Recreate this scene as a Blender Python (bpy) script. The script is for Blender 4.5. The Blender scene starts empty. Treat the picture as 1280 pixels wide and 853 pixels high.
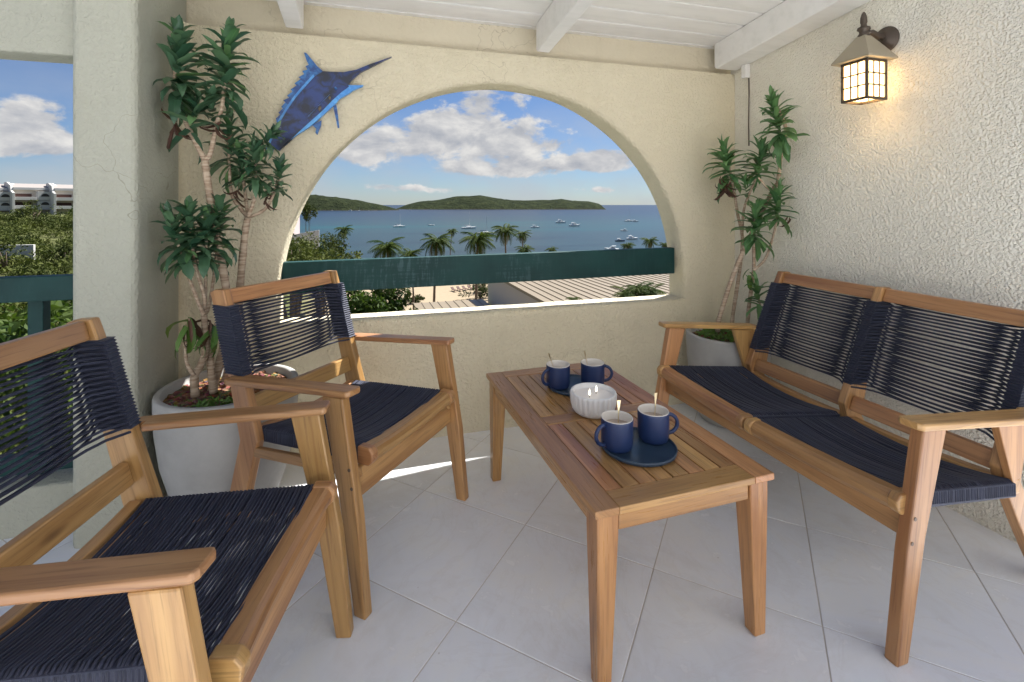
import bpy, bmesh, math, random
from mathutils import Vector, Matrix, noise
from mathutils.geometry import tessellate_polygon
random.seed(7)
R = math.radians
scene = bpy.context.scene
col = scene.collection

# ------------------------------------------------------------------ camera
cam_d = bpy.data.cameras.new("camera")
cam = bpy.data.objects.new("camera", cam_d)
col.objects.link(cam)
cam.location = (0, 0, 1.25)
cam.rotation_euler = (R(90), 0, -0.28569)
cam_d.sensor_fit = 'HORIZONTAL'
cam_d.sensor_width = 36.0
cam_d.lens = 595.64 / 1280 * 36
cam_d.shift_x = 0.0046
cam_d.shift_y = -0.1330
cam_d.clip_start = 0.02
cam_d.clip_end = 90000
scene.camera = cam

# ------------------------------------------------------------------ exposure
vs = scene.view_settings
vs.view_transform = 'Standard'
vs.look = 'None'
vs.gamma = 1
vs.use_curve_mapping = False
vs.exposure = 1.28
cy = scene.cycles
cy.max_bounces = 10
cy.diffuse_bounces = 6
cy.transparent_max_bounces = 8

# ------------------------------------------------------------------ sky and sun
SUN_TO = Vector((0.60, 0.352, 1.0)).normalized()      # towards the sun
SUN_EL = math.asin(SUN_TO.z)
SUN_AZ = math.atan2(SUN_TO.x, SUN_TO.y)
sun_d = bpy.data.lights.new("sun", 'SUN')
sun_d.energy = 5.0
sun_d.angle = R(0.5)
sun_d.color = (1.0, 0.97, 0.92)
sun = bpy.data.objects.new("sun", sun_d)
sun.rotation_euler = (-SUN_TO).to_track_quat('-Z', 'Y').to_euler()
sun.location = (6, 5, 12)
col.objects.link(sun)

# clouds: azimuth, slope above the horizon, half width, half height, weight
CLOUDS=[(0.096, 0.132, 0.154, 0.049, 1),
 (0.296, 0.135, 0.104, 0.057, 1),
 (0.228, 0.215, 0.044, 0.04, 0.9),
 (-0.022, 0.106, 0.069, 0.029, 0.9),
 (0.162, 0.177, 0.066, 0.033, 0.7),
 (0.453, 0.082, 0.131, 0.018, 0.95),
 (0.475, 0.099, 0.055, 0.021, 0.95),
 (0.245, 0.071, 0.126, 0.015, 0.8),
 (0.032, 0.036, 0.087, 0.011, 0.66),
 (0.379, 0.124, 0.037, 0.013, 0.6),
 (0.162, 0.03, 0.099, 0.01, 0.62),
 (0.494, 0.03, 0.096, 0.01, 0.6),
 (0.312, 0.229, 0.02, 0.023, 0.5),
 (-0.494, 0.136, 0.047, 0.05, 1),
 (-0.527, 0.097, 0.048, 0.035, 1),
 (-0.473, 0.095, 0.035, 0.017, 0.8),
 (0.379, 0.178, 0.023, 0.013, 0.4)]

def N(nt, typ, **kw):
    n = nt.nodes.new(typ)
    for k, v in kw.items():
        setattr(n, k, v)
    return n

def setin(nt, node, i, v):
    if hasattr(v, 'is_output'):
        nt.links.new(v, node.inputs[i])
    else:
        node.inputs[i].default_value = v

def M_(nt, op, a, b=None, c=None, clamp=False):
    n = N(nt, 'ShaderNodeMath', operation=op)
    n.use_clamp = clamp
    setin(nt, n, 0, a)
    if b is not None: setin(nt, n, 1, b)
    if c is not None: setin(nt, n, 2, c)
    return n.outputs[0]

def MIX(nt, f, a, b, blend='MIX'):
    n = N(nt, 'ShaderNodeMix', data_type='RGBA', blend_type=blend)
    setin(nt, n, 0, f); setin(nt, n, 6, a); setin(nt, n, 7, b)
    return n.outputs[2]

def RAMP(nt, f, stops):
    n = N(nt, 'ShaderNodeValToRGB')
    el = n.color_ramp.elements
    while len(el) < len(stops): el.new(0.5)
    for e, (p, c) in zip(el, stops):
        e.position = p
        e.color = (c, c, c, 1) if isinstance(c, (int, float)) else (*c[:3], 1)
    setin(nt, n, 0, f)
    return n.outputs[0]

def SMOOTH(nt, v, lo, hi):
    n = N(nt, 'ShaderNodeMapRange', interpolation_type='SMOOTHSTEP')
    setin(nt, n, 0, v); n.inputs[1].default_value = lo; n.inputs[2].default_value = hi
    return n.outputs[0]

def NOISE(nt, vec, scale, detail=4, rough=0.55, dist=0.0):
    n = N(nt, 'ShaderNodeTexNoise')
    n.inputs['Scale'].default_value = scale
    n.inputs['Detail'].default_value = detail
    n.inputs['Roughness'].default_value = rough
    n.inputs['Distortion'].default_value = dist
    if vec is not None: nt.links.new(vec, n.inputs['Vector'])
    return n.outputs[0]

world = bpy.data.worlds.new("World")
scene.world = world
world.use_nodes = True
nt = world.node_tree
nt.nodes.clear()
sky = N(nt, 'ShaderNodeTexSky', sky_type='NISHITA')
sky.sun_disc = False
sky.sun_elevation = SUN_EL
sky.sun_rotation = SUN_AZ
sky.altitude = 20
sky.air_density = 1.0
sky.dust_density = 0.15
sky.ozone_density = 2.0
tc = N(nt, 'ShaderNodeTexCoord').outputs['Generated']
sp = N(nt, 'ShaderNodeSeparateXYZ'); nt.links.new(tc, sp.inputs[0])
az = M_(nt, 'ARCTAN2', sp.outputs[0], sp.outputs[1])
hl = M_(nt, 'SQRT', M_(nt, 'ADD', M_(nt, 'MULTIPLY', sp.outputs[0], sp.outputs[0]), M_(nt, 'MULTIPLY', sp.outputs[1], sp.outputs[1])))
te = M_(nt, 'DIVIDE', sp.outputs[2], M_(nt, 'MAXIMUM', hl, 0.02))
cv = N(nt, 'ShaderNodeCombineXYZ')
nt.links.new(az, cv.inputs[0]); nt.links.new(M_(nt, 'MULTIPLY', te, 1.7), cv.inputs[1])
cv = cv.outputs[0]
field = None
for (a, e, ra, re, w) in CLOUDS:
    da = M_(nt, 'DIVIDE', M_(nt, 'SUBTRACT', az, a), ra)
    de = M_(nt, 'DIVIDE', M_(nt, 'SUBTRACT', te, e), re)
    d2 = M_(nt, 'ADD', M_(nt, 'MULTIPLY', da, da), M_(nt, 'MULTIPLY', de, de))
    g = M_(nt, 'MULTIPLY', M_(nt, 'EXPONENT', M_(nt, 'MULTIPLY', d2, -0.9)), w)
    field = g if field is None else M_(nt, 'ADD', field, g)
# elsewhere in the sky: the same kind of scattered cumulus
far = M_(nt, 'SUBTRACT', 1.0, SMOOTH(nt, M_(nt, 'ABSOLUTE', M_(nt, 'SUBTRACT', az, 0.05)), 0.75, 0.95))
hi = SMOOTH(nt, te, 0.30, 0.42)
out_view = M_(nt, 'MAXIMUM', M_(nt, 'SUBTRACT', 1.0, far), hi)
scat = SMOOTH(nt, NOISE(nt, tc, 2.6, 2), 0.50, 0.62)
field = M_(nt, 'ADD', field, M_(nt, 'MULTIPLY', M_(nt, 'MULTIPLY', scat, out_view), 0.75))
n1 = NOISE(nt, cv, 11.0, 9, 0.58, 0.25)
n2 = NOISE(nt, cv, 34.0, 7, 0.6)
nn = M_(nt, 'ADD', M_(nt, 'MULTIPLY', M_(nt, 'SUBTRACT', n1, 0.5), 2.5), M_(nt, 'MULTIPLY', M_(nt, 'SUBTRACT', n2, 0.5), 0.8))
dens_raw = M_(nt, 'ADD', M_(nt, 'SUBTRACT', field, 0.60), nn)
above = SMOOTH(nt, te, 0.0, 0.02)
dens = M_(nt, 'MULTIPLY', SMOOTH(nt, dens_raw, -0.10, 0.34), above)
# thin veil low over the sea
veil = M_(nt, 'MULTIPLY', SMOOTH(nt, NOISE(nt, cv, 5.0, 5), 0.30, 0.75), 0.75)
veil = M_(nt, 'MULTIPLY', veil, M_(nt, 'SUBTRACT', 1.0, SMOOTH(nt, te, 0.02, 0.30)))
# cloud tone: thick cores grey, rims white
vu = N(nt, 'ShaderNodeVectorMath', operation='ADD'); nt.links.new(cv, vu.inputs[0]); vu.inputs[1].default_value = (0.012, 0.028, 0)
n1u = NOISE(nt, vu.outputs[0], 11.0, 9, 0.58, 0.25)
lit = M_(nt, 'SUBTRACT', n1, n1u)
tone = M_(nt, 'ADD', M_(nt, 'MULTIPLY', lit, 2.6), M_(nt, 'SUBTRACT', 0.62, M_(nt, 'MULTIPLY', dens_raw, 0.22)), clamp=True)
ccol = RAMP(nt, tone, [(0.0, (5.8*0.56, 5.8*0.60, 5.8*0.68)), (0.5, (5.8*0.82, 5.8*0.83, 5.8*0.86)), (1.0, (5.8*1.15, 5.8*1.13, 5.8*1.10))])
skyc = sky.outputs[0]
# deepen towards the pure blue of the photograph
skyc = MIX(nt, 1.0, skyc, (*(0.52, 0.63, 0.83), 1), 'MULTIPLY')
c1 = MIX(nt, veil, skyc, (5.8*0.72, 5.8*0.77, 5.8*0.86, 1))
c2 = MIX(nt, dens, c1, ccol)
bg = N(nt, 'ShaderNodeBackground')
nt.links.new(c2, bg.inputs[0])
bg.inputs[1].default_value = 0.05
wo = N(nt, 'ShaderNodeOutputWorld')
nt.links.new(bg.outputs[0], wo.inputs[0])
world.cycles.sampling_method = 'MANUAL'
world.cycles.sample_map_resolution = 1024

# ------------------------------------------------------------------ materials
def mat(name, base=(0.5, 0.5, 0.5), rough=0.6, spec=0.4, metal=0.0):
    m = bpy.data.materials.new(name)
    m.use_nodes = True
    t = m.node_tree
    b = t.nodes['Principled BSDF']
    b.inputs['Base Color'].default_value = (*base, 1)
    b.inputs['Roughness'].default_value = rough
    b.inputs['Specular IOR Level'].default_value = spec
    b.inputs['Metallic'].default_value = metal
    return m, t, b

def bump(t, b, h, strength, dist, prev=None):
    n = N(t, 'ShaderNodeBump')
    n.inputs['Strength'].default_value = strength
    n.inputs['Distance'].default_value = dist
    t.links.new(h, n.inputs['Height'])
    if prev is not None: t.links.new(prev, n.inputs['Normal'])
    t.links.new(n.outputs[0], b.inputs['Normal'])
    return n.outputs[0]

def geo(t): return N(t, 'ShaderNodeNewGeometry').outputs['Position']
def objc(t): return N(t, 'ShaderNodeTexCoord').outputs['Object']
def orand(t): return N(t, 'ShaderNodeObjectInfo').outputs['Random']

def scaled(t, v, s):
    n = N(t, 'ShaderNodeMapping'); n.inputs['Scale'].default_value = s
    t.links.new(v, n.inputs[0]); return n.outputs[0]

def stucco(name, base, dark, grain, depth, coarse=0.0, rough=False):
    m, t, b = mat(name, base, 0.9, 0.15)
    p = geo(t)
    big = NOISE(t, p, 1.3, 4)
    mid = NOISE(t, p, 9.0, 5)
    c = MIX(t, SMOOTH(t, big, 0.35, 0.75), (*base, 1), (*dark, 1))
    c = MIX(t, M_(t, 'MULTIPLY', SMOOTH(t, mid, 0.55, 0.8), 0.25), c, (base[0]*0.86, base[1]*0.84, base[2]*0.78, 1))
    # rain stains and a few hairline cracks
    st = M_(t, 'MULTIPLY', SMOOTH(t, NOISE(t, scaled(t, p, (5, 5, .7)), 1.0, 5, .6), .56, .74), .22)
    c = MIX(t, st, c, (base[0]*.72, base[1]*.70, base[2]*.64, 1))
    wv = N(t, 'ShaderNodeVectorMath', operation='ADD'); t.links.new(p, wv.inputs[0])
    nv = N(t, 'ShaderNodeTexNoise'); nv.inputs['Scale'].default_value = 3.0; nv.inputs['Detail'].default_value = 4; t.links.new(p, nv.inputs['Vector']); t.links.new(nv.outputs['Color'], wv.inputs[1])
    ck = N(t, 'ShaderNodeTexVoronoi', feature='DISTANCE_TO_EDGE'); ck.inputs['Scale'].default_value = .9; t.links.new(wv.outputs[0], ck.inputs['Vector'])
    crack = M_(t, 'MULTIPLY', M_(t, 'SUBTRACT', 1.0, SMOOTH(t, ck.outputs['Distance'], .0008, .0030)), M_(t, 'MULTIPLY', SMOOTH(t, NOISE(t, p, .8, 2), .50, .60), .45))
    c = MIX(t, crack, c, (base[0]*.45, base[1]*.42, base[2]*.38, 1))
    t.links.new(c, b.inputs['Base Color'])
    h1 = SMOOTH(t, NOISE(t, p, grain, 2, 0.5), 0.40, 0.60)
    h2 = NOISE(t, p, grain*2.3, 3, 0.6)
    if rough:
        vo = N(t, 'ShaderNodeTexVoronoi', feature='SMOOTH_F1'); vo.inputs['Scale'].default_value = grain*1.5; vo.inputs['Smoothness'].default_value = .6
        t.links.new(p, vo.inputs['Vector'])
        h1 = M_(t, 'SUBTRACT', M_(t, 'MULTIPLY', h1, .7), M_(t, 'MULTIPLY', vo.outputs['Distance'], 1.1))
    h = M_(t, 'ADD', M_(t, 'MULTIPLY', h1, 0.8), M_(t, 'MULTIPLY', h2, 0.35))
    if coarse:
        h = M_(t, 'ADD', h, M_(t, 'MULTIPLY', NOISE(t, p, 6.0, 3), coarse))
    bump(t, b, h, 1.0, depth)
    return m

M_ARCH = stucco('cream_stucco', (0.70, 0.635, 0.475), (0.655, 0.585, 0.425), 70, 0.0036, 1.4)
M_RIGHT = stucco('rough_stucco', (0.83, 0.80, 0.70), (0.79, 0.755, 0.65), 84, 0.0048, 0.0, True)
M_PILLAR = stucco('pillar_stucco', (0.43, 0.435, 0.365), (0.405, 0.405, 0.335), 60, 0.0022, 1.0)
M_UPPER = stucco('upper_stucco', (0.62, 0.56, 0.43), (0.58, 0.52, 0.39), 40, 0.002)

def white_paint():
    m, t, b = mat('white_paint', (0.78, 0.775, 0.75), 0.5, 0.35)
    p = geo(t)
    c = MIX(t, SMOOTH(t, NOISE(t, scaled(t, p, (1, 6, 6)), 3, 5), 0.4, 0.75), (0.80, 0.79, 0.77, 1), (0.73, 0.725, 0.70, 1))
    t.links.new(c, b.inputs['Base Color'])
    bump(t, b, NOISE(t, scaled(t, p, (3, 30, 30)), 6, 4), 0.25, 0.002)
    return m
M_WHITE = white_paint()

def tile_mat():
    m, t, b = mat('floor_tile', (0.55, 0.53, 0.5), 0.34, 0.4)
    p = geo(t); r = orand(t)
    off = N(t, 'ShaderNodeVectorMath', operation='ADD'); t.links.new(p, off.inputs[0])
    cx = N(t, 'ShaderNodeCombineXYZ'); t.links.new(M_(t, 'MULTIPLY', r, 37.0), cx.inputs[2]); t.links.new(cx.outputs[0], off.inputs[1])
    v = off.outputs[0]
    n = NOISE(t, v, 3.2, 7, 0.6, 1.6)
    n2 = NOISE(t, v, 16, 5, 0.6, 0.6)
    c = RAMP(t, n, [(0.25, (0.73, 0.735, 0.75)), (0.5, (0.80, 0.82, 0.86)), (0.75, (0.83, 0.83, 0.82))])
    vein = M_(t, 'SUBTRACT', 1.0, SMOOTH(t, M_(t, 'ABSOLUTE', M_(t, 'SUBTRACT', NOISE(t, v, 2.1, 6, 0.65, 2.5), 0.5)), 0.0, 0.03))
    c = MIX(t, M_(t, 'MULTIPLY', vein, 0.06), c, (0.44, 0.36, 0.28, 1))
    c = MIX(t, M_(t, 'MULTIPLY', SMOOTH(t, n2, 0.52, 0.75), 0.12), c, (0.66, 0.62, 0.57, 1))
    sv = N(t, 'ShaderNodeTexVoronoi'); sv.inputs['Scale'].default_value = 7; t.links.new(p, sv.inputs['Vector'])
    c = MIX(t, M_(t, 'MULTIPLY', M_(t, 'SUBTRACT', 1.0, SMOOTH(t, sv.outputs['Distance'], .012, .03)), .35), c, (.30, .24, .19, 1))
    val = N(t, 'ShaderNodeHueSaturation'); t.links.new(c, val.inputs['Color'])
    t.links.new(M_(t, 'ADD', 0.95, M_(t, 'MULTIPLY', r, 0.10)), val.inputs['Value'])
    t.links.new(val.outputs[0], b.inputs['Base Color'])
    t.links.new(M_(t, 'ADD', 0.13, M_(t, 'MULTIPLY', n2, 0.22)), b.inputs['Roughness'])
    bump(t, b, n2, 0.12, 0.002)
    return m
M_TILE = tile_mat()
M_GROUT = mat('grout', (0.54, 0.50, 0.46), 0.9, 0.1)[0]

def wood(name, a, bcol, dark, rough=0.42):
    m, t, b = mat(name, a, rough, 0.65)
    uv = N(t, 'ShaderNodeUVMap').outputs[0]
    r = orand(t)
    add = N(t, 'ShaderNodeVectorMath', operation='ADD'); t.links.new(uv, add.inputs[0])
    cx = N(t, 'ShaderNodeCombineXYZ'); t.links.new(M_(t, 'MULTIPLY', r, 53.0), cx.inputs[0]); t.links.new(M_(t, 'MULTIPLY', r, 17.0), cx.inputs[1]); t.links.new(cx.outputs[0], add.inputs[1])
    v = add.outputs[0]
    broad = NOISE(t, scaled(t, v, (1.3, 16, 1)), 1.0, 4, 0.55, 0.5)
    fine = NOISE(t, scaled(t, v, (5, 120, 1)), 1.0, 4, 0.6, 0.2)
    ring = NOISE(t, scaled(t, v, (1.6, 52, 1)), 1.0, 3, 0.5, 0.7)
    c = RAMP(t, broad, [(0.30, bcol), (0.52, a), (0.72, (a[0]*1.22, a[1]*1.28, a[2]*1.35))])
    c = MIX(t, M_(t, 'MULTIPLY', SMOOTH(t, ring, 0.50, 0.70), 0.6), c, (*bcol, 1))
    c = MIX(t, M_(t, 'MULTIPLY', SMOOTH(t, fine, 0.50, 0.68), 0.42), c, (*dark, 1))
    kn = N(t, 'ShaderNodeTexVoronoi'); kn.inputs['Scale'].default_value = 1.0
    t.links.new(scaled(t, v, (2.6, 9, 1)), kn.inputs['Vector'])
    knot = M_(t, 'SUBTRACT', 1.0, SMOOTH(t, kn.outputs['Distance'], 0.03, 0.13))
    c = MIX(t, M_(t, 'MULTIPLY', knot, 0.75), c, (*dark, 1))
    hs = N(t, 'ShaderNodeHueSaturation'); t.links.new(c, hs.inputs['Color'])
    t.links.new(M_(t, 'ADD', 0.80, M_(t, 'MULTIPLY', r, 0.38)), hs.inputs['Value'])
    t.links.new(M_(t, 'ADD', 0.488, M_(t, 'MULTIPLY', M_(t, 'FRACT', M_(t, 'MULTIPLY', r, 7.3)), 0.022)), hs.inputs['Hue'])
    t.links.new(hs.outputs[0], b.inputs['Base Color'])
    t.links.new(M_(t, 'ADD', rough-0.08, M_(t, 'MULTIPLY', fine, 0.22)), b.inputs['Roughness'])
    bump(t, b, fine, 0.25, 0.0008)
    return m
M_WOOD = wood('acacia_wood', (0.425, 0.232, 0.088), (0.29, 0.138, 0.048), (0.115, 0.052, 0.021), 0.32)
M_WOODT = wood('acacia_table_wood', (0.40, 0.205, 0.076), (0.26, 0.116, 0.041), (0.10, 0.042, 0.018), 0.27)

def cord_mat():
    m, t, b = mat('navy_cord', (0.016, 0.02, 0.042), 0.62, 0.35)
    p = objc(t); r = orand(t)
    w = N(t, 'ShaderNodeTexWave'); w.inputs['Scale'].default_value = 120; w.inputs['Distortion'].default_value = 1.0
    t.links.new(p, w.inputs['Vector'])
    c = MIX(t, r, (0.018, 0.0215, 0.042, 1), (0.031, 0.037, 0.067, 1))
    t.links.new(c, b.inputs['Base Color'])
    bump(t, b, w.outputs['Fac'], 0.35, 0.0008)
    b.inputs['Sheen Weight'].default_value = 0.08
    return m
M_CORD = cord_mat()

def teal():
    m, t, b = mat('teal_paint', (0.012, 0.085, 0.088), 0.55, 0.3)
    p = geo(t)
    px = N(t, 'ShaderNodeSeparateXYZ'); t.links.new(p, px.inputs[0])
    worn = M_(t, 'MULTIPLY', SMOOTH(t, px.outputs[0], -.35, .15), SMOOTH(t, px.outputs[0], 1.15, .75))
    sc = NOISE(t, scaled(t, p, (60, 8, 8)), 1.0, 5, 0.7)
    sc2 = NOISE(t, scaled(t, p, (5, 60, 90)), 1.0, 5, 0.7)
    blot = NOISE(t, p, 2.2, 3)
    f = M_(t, 'MULTIPLY', M_(t, 'MULTIPLY', SMOOTH(t, M_(t, 'MULTIPLY', sc, M_(t, 'ADD', sc2, 0.5)), 0.5, 0.62), SMOOTH(t, blot, 0.30, 0.56)), M_(t, 'ADD', .05, M_(t, 'MULTIPLY', worn, .32)))
    c = MIX(t, SMOOTH(t, NOISE(t, p, 4, 4), 0.3, 0.7), (0.005, 0.037, 0.036, 1), (0.008, 0.052, 0.050, 1))
    c = MIX(t, f, c, (0.10, 0.17, 0.19, 1))
    t.links.new(c, b.inputs['Base Color'])
    bump(t, b, M_(t, 'ADD', sc, sc2), 0.3, 0.002)
    return m
M_TEAL = teal()

def pot_mat():
    m, t, b = mat('pot_concrete', (0.64, 0.63, 0.61), 0.75, 0.25)
    p = geo(t)
    c = RAMP(t, NOISE(t, p, 7, 6, 0.6), [(0.3, (0.345, 0.34, 0.325)), (0.7, (0.43, 0.425, 0.41))])
    t.links.new(c, b.inputs['Base Color'])
    bump(t, b, NOISE(t, p, 90, 3), 0.2, 0.001)
    return m
M_POT = pot_mat()

def soil_mat():
    m, t, b = mat('mulch', (0.2, 0.12, 0.08), 0.95, 0.1)
    v = N(t, 'ShaderNodeTexVoronoi'); v.inputs['Scale'].default_value = 55
    t.links.new(geo(t), v.inputs['Vector'])
    c = MIX(t, 1.0, v.outputs['Color'], (0.34, 0.2, 0.13, 1), 'MULTIPLY')
    t.links.new(MIX(t, 0.5, c, (0.20, 0.12, 0.08, 1)), b.inputs['Base Color'])
    bump(t, b, v.outputs['Distance'], 0.9, 0.012)
    return m
M_SOIL = soil_mat()

def leaf_mat(name, a, c2, rough=0.42, trans=0.18, scale=3.0, perobj=True, spec=0.45):
    m, t, b = mat(name, a, rough, spec)
    r = orand(t) if perobj else SMOOTH(t, NOISE(t, geo(t), scale, 4, 0.65), 0.32, 0.68)
    c = MIX(t, r, (*a, 1), (*c2, 1))
    if perobj:
        uvv = N(t, 'ShaderNodeUVMap').outputs[0]
        s = N(t, 'ShaderNodeSeparateXYZ'); t.links.new(uvv, s.inputs[0])
        rib = M_(t, 'SUBTRACT', 1.0, SMOOTH(t, M_(t, 'ABSOLUTE', M_(t, 'SUBTRACT', s.outputs[1], 0.5)), 0.02, 0.09))
        c = MIX(t, M_(t, 'MULTIPLY', rib, 0.35), c, (a[0]*2.4, a[1]*1.9, a[2]*1.8, 1))
    t.links.new(c, b.inputs['Base Color'])
    tr = N(t, 'ShaderNodeBsdfTranslucent')
    t.links.new(MIX(t, 1.0, c, (1.3, 1.5, 0.6, 1), 'MULTIPLY'), tr.inputs[0])
    mx = N(t, 'ShaderNodeMixShader'); mx.inputs[0].default_value = trans
    t.links.new(b.outputs[0], mx.inputs[1]); t.links.new(tr.outputs[0], mx.inputs[2])
    t.links.new(mx.outputs[0], t.nodes['Material Output'].inputs[0])
    return m
M_LEAF = leaf_mat('dracaena_leaf', (0.030, 0.088, 0.050), (0.11, 0.205, 0.110), 0.28)
M_LEAFR = leaf_mat('dracaena_leaf_light', (0.065, 0.165, 0.065), (0.16, 0.29, 0.12), 0.36)
M_DROOP = leaf_mat('drooping_leaf', (0.07, 0.17, 0.03), (0.14, 0.22, 0.05), 0.45)
M_DEAD = leaf_mat('dry_leaf', (0.075, 0.036, 0.026), (0.14, 0.075, 0.05), 0.7, 0.1)
M_SCRUB = leaf_mat('scrub_leaves', (0.028, 0.042, 0.012), (0.115, 0.130, 0.038), 0.75, 0.12, 0.22, False, 0.08)
M_BUSH = leaf_mat('bush_leaves', (0.020, 0.044, 0.009), (0.080, 0.118, 0.025), 0.6, 0.2, 1.6, False, 0.15)
M_GREY = leaf_mat('sea_grape_leaves', (0.022, 0.036, 0.014), (0.070, 0.088, 0.032), 0.7, 0.15, 2.2, False, 0.1)
M_PALM = leaf_mat('palm_frond', (0.020, 0.042, 0.007), (0.062, 0.080, 0.014), 0.7, 0.2, spec=0.08)
M_PALMY = leaf_mat('dry_palm_frond', (0.09, 0.072, 0.024), (0.13, 0.10, 0.04), 0.6, 0.2)

def bark(name, a, bb, sc=60):
    m, t, b = mat(name, a, 0.85, 0.15)
    p = objc(t)
    w = NOISE(t, scaled(t, p, (0.12, 0.12, 1)), sc*2, 3)
    c = MIX(t, SMOOTH(t, w, 0.35, 0.65), (*a, 1), (*bb, 1))
    t.links.new(c, b.inputs['Base Color'])
    bump(t, b, w, 0.7, 0.004)
    return m
M_BARK = bark('plant_bark', (0.50, 0.40, 0.30), (0.30, 0.215, 0.15))
M_TRUNK = bark('tree_bark', (0.16, 0.12, 0.09), (0.09, 0.07, 0.05), 8)

M_MUG = mat('mug_glaze', (0.012, 0.028, 0.095), 0.42, 0.5)[0]
M_MUGIN = mat('mug_inside', (0.74, 0.70, 0.64), 0.35, 0.5)[0]
M_TRAY = mat('tray_blue', (0.030, 0.055, 0.092), 0.36, 0.5)[0]
M_GOLD = mat('brushed_gold', (0.78, 0.66, 0.42), 0.32, 0.5, 1.0)[0]
M_WAX = mat('candle_wax', (0.80, 0.76, 0.72), 0.5, 0.4)[0]
M_CERAM = mat('white_ceramic', (0.72, 0.71, 0.70), 0.4, 0.5)[0]
M_COFFEE = mat('latte', (0.46, 0.36, 0.28), 0.3, 0.5)[0]
M_BRASS = mat('aged_brass', (0.38, 0.33, 0.24), 0.5, 0.5, 0.3)[0]
M_BRONZE = mat('dark_bronze', (0.085, 0.065, 0.05), 0.45, 0.5, 0.4)[0]
M_SCREW = mat('screw', (0.12, 0.09, 0.07), 0.4, 0.5, 0.6)[0]

def emit(name, c, s):
    m = bpy.data.materials.new(name); m.use_nodes = True
    t = m.node_tree; t.nodes.clear()
    e = N(t, 'ShaderNodeEmission'); e.inputs[0].default_value = (*c, 1); e.inputs[1].default_value = s
    o = N(t, 'ShaderNodeOutputMaterial'); t.links.new(e.outputs[0], o.inputs[0])
    return m
def lampglass():
    m, t, b = mat('seeded_glass', (0.85, 0.78, 0.62), 0.25, 0.5)
    b.inputs['Emission Color'].default_value = (1.0, 0.62, 0.25, 1)
    z = N(t, 'ShaderNodeSeparateXYZ'); t.links.new(objc(t), z.inputs[0])
    n = NOISE(t, geo(t), 60, 3)
    f = SMOOTH(t, M_(t, 'ABSOLUTE', z.outputs[2]), 0.09, 0.01)
    t.links.new(M_(t, 'MULTIPLY', M_(t, 'ADD', M_(t, 'MULTIPLY', f, 1.1), 0.25), M_(t, 'MULTIPLY', M_(t, 'ADD', n, 0.5), 2.0)), b.inputs['Emission Strength'])
    return m
M_GLASSL = lampglass()
M_FLAME = emit('flame', (1.0, 0.88, 0.7), 1.6)

# ------------------------------------------------------------------ helpers
def mesh_of(name, bm, m, smooth=False):
    bmesh.ops.recalc_face_normals(bm, faces=bm.faces[:])
    me = bpy.data.meshes.new(name)
    bm.to_mesh(me); bm.free()
    for mm in (m if isinstance(m, (list, tuple)) else [m]): me.materials.append(mm)
    if smooth:
        for f in me.polygons: f.use_smooth = True
    return me

def link(name, me, parent=None, loc=None, rot=None, kind=None):
    o = bpy.data.objects.new(name, me)
    col.objects.link(o)
    if parent is not None: o.parent = parent
    if loc is not None: o.location = loc
    if rot is not None: o.rotation_euler = rot
    if kind: o['kind'] = kind
    return o

def tag(o, label, cat, group=None):
    o['label'] = label; o['category'] = cat
    if group: o['group'] = group
    return o

def thing(name, label, cat, loc=(0, 0, 0), rz=0.0, group=None):
    o = bpy.data.objects.new(name, None)
    o.empty_display_size = 0.1
    col.objects.link(o)
    o.location = loc; o.rotation_euler = (0, 0, rz)
    return tag(o, label, cat, group)

def bevel_mod(o, w=0.004, seg=2):
    b = o.modifiers.new('bevel', 'BEVEL'); b.width = w; b.segments = seg
    b.limit_method = 'ANGLE'; b.angle_limit = R(40)
    return o

def uvgrain(bm, axis):
    axis = Vector(axis).normalized()
    uv = bm.loops.layers.uv.verify()
    bm.normal_update()
    for f in bm.faces:
        side = axis.cross(f.normal)
        if side.length < 0.3:
            side = axis.orthogonal()
            a2 = f.normal.cross(side)
            for l in f.loops: l[uv].uv = (l.vert.co.dot(a2)*3, l.vert.co.dot(side))
        else:
            side.normalize()
            for l in f.loops: l[uv].uv = (l.vert.co.dot(axis), l.vert.co.dot(side))

def add_box(bm, x0, x1, y0, y1, z0, z1):
    v = [bm.verts.new((x, y, z)) for x in (x0, x1) for y in (y0, y1) for z in (z0, z1)]
    for a in ((0, 1, 3, 2), (4, 6, 7, 5), (0, 4, 5, 1), (2, 3, 7, 6), (0, 2, 6, 4), (1, 5, 7, 3)):
        bm.faces.new([v[i] for i in a])

def box(name, b6, m, parent=None, axis=(1, 0, 0), bev=0.003, seg=2):
    bm = bmesh.new(); add_box(bm, *b6); uvgrain(bm, axis)
    o = link(name, mesh_of(name, bm, m), parent)
    if bev: bevel_mod(o, bev, seg)
    return o

def prism_bm(poly, t0, t1, plane='xz'):
    """polygon in a plane, extruded from t0 to t1 along the third axis"""
    bm = bmesh.new()
    def P(a, b, t):
        return (a, t, b) if plane == 'xz' else ((a, b, t) if plane == 'xy' else (t, a, b))
    A = [bm.verts.new(P(a, b, t0)) for a, b in poly]
    B = [bm.verts.new(P(a, b, t1)) for a, b in poly]
    n = len(poly)
    bm.faces.new(A); bm.faces.new(B[::-1])
    for i in range(n):
        bm.faces.new((A[i], B[i], B[(i+1) % n], A[(i+1) % n]))
    return bm

def prism(name, poly, t0, t1, plane, m, parent=None, axis=(0, 0, 1), bev=0.004, seg=2):
    bm = prism_bm(poly, t0, t1, plane)
    bmesh.ops.recalc_face_normals(bm, faces=bm.faces[:])
    uvgrain(bm, axis)
    o = link(name, mesh_of(name, bm, m), parent)
    if bev: bevel_mod(o, bev, seg)
    return o

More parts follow.
